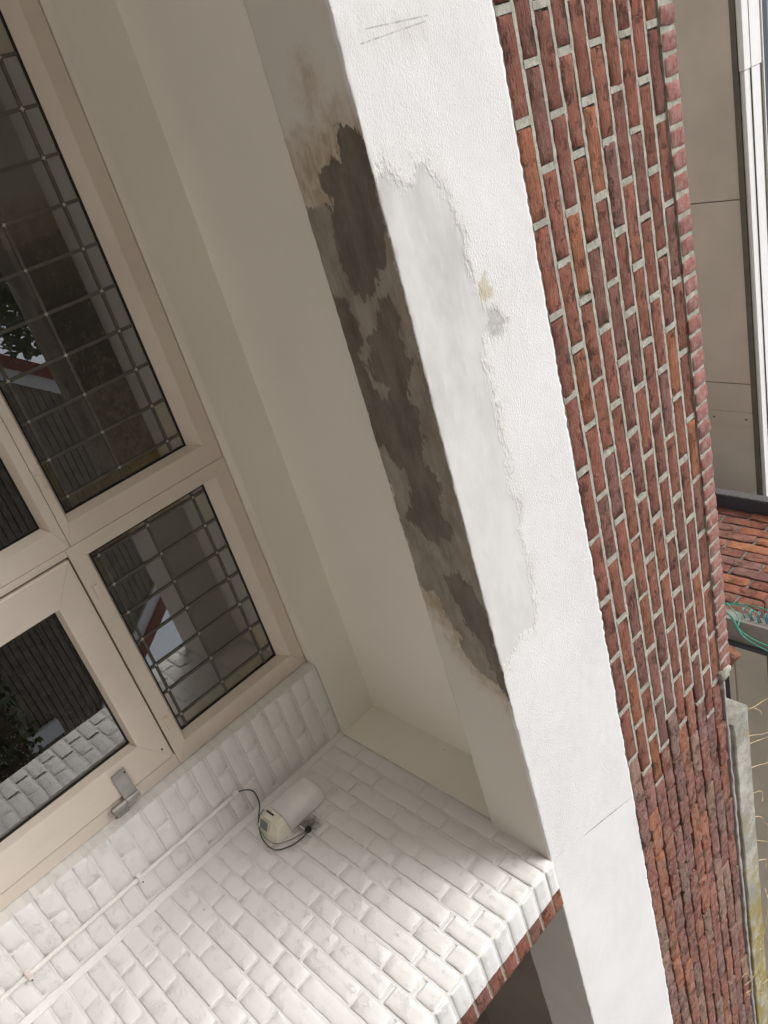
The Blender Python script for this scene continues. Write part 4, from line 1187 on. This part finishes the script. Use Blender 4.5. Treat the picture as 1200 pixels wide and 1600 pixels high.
child_of(MB().box(1.302, 7.0, 0.765, 0.785, ZS - .004, ZS + .02).build('moulding', SOFFIT), eave)
child_of(MB().box(1.302, 7.0, 0.785, 1.7, ZS + .10, ZS + .12).build('gap_shade_sheet', BLACK), eave)  # black sheet standing in for the shade inside the soffit gap
child_of(MB().box(-6.0, 7.0, 0.512, 0.5345, ZS - .012, ZS + .03).build('edge_trim', TRIM), eave)
child_of(MB().box(-6.0, 7.0, 0.535, 1.7, ZS + .13, ZS + .3).build('roof_deck', SLATE), eave)
gut = empty('gutter', 'white box gutter along the outer edge of the soffit', 'gutter', loc=(0, 0.45, ZS))
child_of(MB().box(-6.0, -1.742, 0.486, 0.511, ZS - .006, ZS + .155).build('gutter_length', WHITE, bevel=0.003), gut)
child_of(MB().box(-1.741, 7.0, 0.490, 0.511, ZS, ZS + .147).build('gutter_length', WHITE, bevel=0.003), gut)
child_of(MB().box(-6.0, 7.0, 0.4845, 0.495, ZS + .052, ZS + .0555).build('gutter_groove', TRIM), gut)
child_of(MB().box(-6.0, 7.0, 0.497, 0.518, ZS + .1475, ZS + .176).build('shade_strip', TRIM), gut)  # dark strip painting in the shade above the gutter face
child_of(MB().box(-6.0, 7.0, 0.488, 0.518, ZS + .1765, ZS + .184).build('drip_edge', WHITE), gut)
child_of(MB().box(-6.0, 7.0, 0.492, 0.534, ZS + .1845, ZS + .24).build('roof_edge', SLATE), gut)
tag(MB().box(-6.0, 7.0, 0.12, 1.7, 0.40, 0.52).build('balcony_bounce_floor', m_mortar('balcony_concrete', (0.50, 0.48, 0.44), (0.58, 0.56, 0.52))), kind='structure')  # unseen pale floor added to bounce skylight up to the soffit
tag(MB().box(-6.0, 7.0, 1.7, 1.9, 0.4, ZS + .1).build('upper_wall', OFFWHITE), kind='structure')  # unseen wall, made white to throw more light on the soffit

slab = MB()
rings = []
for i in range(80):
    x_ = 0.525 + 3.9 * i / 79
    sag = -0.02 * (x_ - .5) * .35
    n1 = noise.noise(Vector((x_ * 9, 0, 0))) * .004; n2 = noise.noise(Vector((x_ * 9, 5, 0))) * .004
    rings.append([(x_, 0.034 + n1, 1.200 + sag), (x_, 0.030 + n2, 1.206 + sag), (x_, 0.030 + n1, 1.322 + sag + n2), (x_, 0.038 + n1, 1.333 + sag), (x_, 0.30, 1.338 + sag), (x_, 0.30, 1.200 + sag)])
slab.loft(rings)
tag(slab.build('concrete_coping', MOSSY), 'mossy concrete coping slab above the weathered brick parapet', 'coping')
tag(MB().box(0.56, 4.4, 0.20, 0.29, ZR, 1.21).build('coping_support', DIV_MORTAR), 'dark recessed base under the mossy concrete coping', 'wall')

# ------------------------------------------------------------------ dry stems hanging over the coping
PLANTS = [
    ('thin dry stem rising from the left end of the mossy coping', [[(0.57, .06, 1.335), (0.60, .045, 1.40), (0.615, .03, 1.475), (0.63, .0, 1.56)], [(0.60, .045, 1.40), (0.64, .03, 1.43), (0.65, .02, 1.42)]]),
    ('pair of pale dry stalks standing on the coping, second from its left end', [[(0.725, .06, 1.325), (0.76, .05, 1.39), (0.80, .035, 1.45), (0.83, .02, 1.52)], [(0.775, .06, 1.325), (0.81, .05, 1.40), (0.85, .03, 1.49)]]),
    ('single curved dry stalk in the middle of the mossy coping', [[(0.915, .05, 1.325), (0.95, .045, 1.39), (1.0, .03, 1.475), (1.02, .02, 1.55)], [(1.06, .04, 1.32), (1.08, .02, 1.37), (1.11, .01, 1.36), (1.10, .0, 1.335)]]),
    ('short curled dry tendrils beside the lichen patch on the coping', [[(1.22, .05, 1.315), (1.26, .03, 1.37), (1.31, .02, 1.385), (1.36, .02, 1.42)], [(1.37, .05, 1.31), (1.42, .03, 1.36), (1.46, .02, 1.40)], [(1.52, .04, 1.31), (1.56, .02, 1.37), (1.58, .01, 1.345), (1.56, .0, 1.33)]]),
    ('tangled dry vine hanging down over the brick parapet', [[(1.84, .05, 1.40), (1.83, .01, 1.345), (1.86, -.005, 1.30), (1.93, -.01, 1.24), (2.02, -.02, 1.18), (2.06, -.03, 1.12), (2.05, -.03, 1.04), (2.00, -.03, 0.97)],
        [(2.06, -.03, 1.12), (2.16, -.03, 1.13), (2.28, -.02, 1.17), (2.40, -.01, 1.19), (2.44, -.02, 1.165), (2.40, -.02, 1.14)],
        [(2.05, -.03, 1.04), (1.98, -.03, 1.02), (1.94, -.03, 1.0), (1.92, -.03, 0.96), (1.95, -.03, 0.94)],
        [(2.05, -.03, 1.06), (2.10, -.035, 1.02), (2.08, -.03, 0.98), (2.12, -.03, 0.96)],
        [(1.93, -.01, 1.24), (1.99, -.02, 1.25), (2.03, -.02, 1.28), (2.00, -.02, 1.30)],
        [(2.28, -.02, 1.17), (2.31, -.02, 1.22), (2.36, -.02, 1.24)],
        [(1.86, -.005, 1.30), (1.92, -.01, 1.30), (1.95, -.01, 1.33)],
        [(2.02, -.02, 1.18), (1.97, -.03, 1.17), (1.95, -.03, 1.14), (1.98, -.03, 1.12)]]),
]
def curl(p, r, seed):
    q = random.Random(seed); a0 = q.uniform(0, 6)
    return [(p[0] + r * (math.cos(a0 + t_) - math.cos(a0)) * (1 - t_ / 9), p[1] + 0.3 * r * math.sin(t_), p[2] + r * (math.sin(a0 + t_) - math.sin(a0)) * (1 - t_ / 9)) for t_ in np.linspace(0, 5.5, 14)]
for n_, (lab, stems) in enumerate(PLANTS):
    pl = empty('dried_plant', lab, 'plant', 'dry stems on the coping', stems[0][0])
    for j, st in enumerate(stems):
        path = smooth_path(st, 6)
        child_of(MB().tube(path, [0.0022 * (1 - 0.55 * i / len(path)) for i in range(len(path))], 5).build('stem', STRAW, smooth=True), pl)
        for q in range(RND.choice((0, 1, 2)) if n_ == 4 else 0):
            p_ = path[RND.randrange(len(path) // 3, len(path))]
            child_of(MB().tube(curl(p_, RND.uniform(.012, .028), n_ * 50 + j * 7 + q), 0.0011, 4).build('tendril', STRAW, smooth=True), pl)

# ------------------------------------------------------------------ across the street (seen mirrored in the glass)
OY = -12.0
oh = empty('gabled_house', 'gabled house with brown boards and white verge mirrored in the leaded lights', 'house', loc=(3.7, OY, GZ))
AP = (3.72, 6.75); HALF = 4.9; EAV = 0.6      # apex (x, z); half width and eaves height of the gable
slope = (AP[1] - EAV) / HALF
cl = MB(); z = GZ
while z < AP[1] - .05:
    z2 = min(z + 0.135, AP[1] - .02)
    hw = lambda zz: HALF if zz < EAV else (AP[1] - zz) / slope
    a, b_ = hw(z), hw(z2)
    cl.hexa([(AP[0] - a, OY + .020, z), (AP[0] - b_, OY + .008, z2 - .012), (AP[0] - a, OY - .1, z), (AP[0] - b_, OY - .1, z2 - .012), (AP[0] + a, OY + .020, z), (AP[0] + b_, OY + .008, z2 - .012), (AP[0] + a, OY - .1, z), (AP[0] + b_, OY - .1, z2 - .012)])
    z = z2
cl_o = child_of(cl.build('cladding', BOARD), oh)
cl_o['kind'] = 'stuff'
bk = MB(); bk.v = [(AP[0] - HALF, OY - .05, GZ), (AP[0] + HALF, OY - .05, GZ), (AP[0] + HALF, OY - .05, EAV), (AP[0], OY - .05, AP[1]), (AP[0] - HALF, OY - .05, EAV)]
bk.v += [(x_, OY - 8, z_) for x_, _, z_ in bk.v]
bk.f = [(0, 1, 2, 3, 4), (9, 8, 7, 6, 5)] + [(i, (i + 1) % 5 + 0, (i + 1) % 5 + 5, i + 5) for i in range(5)]; bk.mi = [0] * 7
child_of(bk.build('wall', RED_WALL), oh)
for s in (-1, 1):
    ln = math.hypot(HALF + .5, (HALF + .5) * slope)
    ux, uz = s * 1 / math.hypot(1, slope), -slope / math.hypot(1, slope)
    nx_, nz_ = -uz * s * s, s * ux * 1.0
    def bar(o0_, o1_, y0, y1):
        P = []
        for t_ in (-0.02, ln):
            for y_ in (y0, y1):
                for h in (o0_, o1_):
                    P.append((AP[0] + ux * t_ + s * slope / math.hypot(1, slope) * h, y_, AP[1] + uz * t_ + 1 / math.hypot(1, slope) * h))
        return MB().hexa(P)
    child_of(bar(-0.02, 0.20, OY - .1, OY + .09).build('verge_board', OFFWHITE), oh)
    child_of(bar(0.202, 0.42, OY - 8, OY + .16).build('roof_slope', RED_TRIM), oh)
nbh = empty('brick_house', 'plain brick house beside the gabled house, dim in the window reflection', 'house', loc=(-6, OY - 2, GZ))
child_of(MB().box(-14, -1.3, OY - 10, OY - 1, GZ, 5.2).build('wall', RED_WALL), nbh)
child_of(MB().box(-14.3, -1.0, OY - 10.3, OY - .7, 5.2, 5.5).build('roof', SLATE), nbh)

def leaf_mass(name, box, n, size, seed, mat, ell=False):
    q = random.Random(seed); b = MB()
    x0, x1, y0, y1, z0, z1 = box
    for _ in range(n):
        if ell:
            while True:
                u, v, w_ = q.uniform(-1, 1), q.uniform(-1, 1), q.uniform(-1, 1)
                if .25 < u * u + v * v + w_ * w_ < 1: break
            c = Vector(((x0 + x1) / 2 + u * (x1 - x0) / 2, (y0 + y1) / 2 + v * (y1 - y0) / 2, (z0 + z1) / 2 + w_ * (z1 - z0) / 2))
        else:
            c = Vector((q.uniform(x0, x1), q.uniform(y0, y1), q.uniform(z0, z1)))
        a = Vector((q.gauss(0, 1), q.gauss(0, 1), q.gauss(0, 1))).normalized(); e = a.cross(Vector((q.gauss(0, 1), q.gauss(0, 1), q.gauss(0, 1)))).normalized()
        s = size * q.uniform(.6, 1.3); i = len(b.v)
        b.v += [tuple(c - a * s), tuple(c + e * s * .5), tuple(c + a * s), tuple(c - e * s * .5)]; b.f.append((i, i + 1, i + 2, i + 3)); b.mi.append(0)
    return b.build(name, mat)
hg = empty('garden_hedge', 'low green hedge across the street mirrored in the door pane', 'hedge', loc=(5, -7.4, GZ))
child_of(leaf_mass('foliage', (-2.5, 8.6, -7.9, -6.9, GZ, 0.02), 14000, 0.07, 3, LEAF), hg)
child_of(MB().box(-2.4, 8.5, -7.7, -7.1, GZ, -0.2).build('twigs', BARK), hg)
tr = empty('garden_tree', 'leafy tree across the street mirrored at the left of the leaded light', 'tree', loc=(-1.6, -9.5, GZ))
child_of(leaf_mass('crown', (-3.6, 0.35, -11, -8.4, 1.6, 5.6), 6000, 0.11, 5, LEAF, True), tr)
child_of(MB().tube([(-1.6, -9.6, GZ), (-1.5, -9.6, 0.5), (-1.6, -9.6, 2.6), (-1.7, -9.6, 4.4)], [.14, .11, .08, .02], 8).build('trunk', BARK, smooth=True), tr)
tag(MB().box(7.15, 7.5, -11.9, -11.8, 0.25, 0.95).build('white_sign_board', OFFWHITE), 'small white board on the gabled house, mirrored in the door pane', 'board')
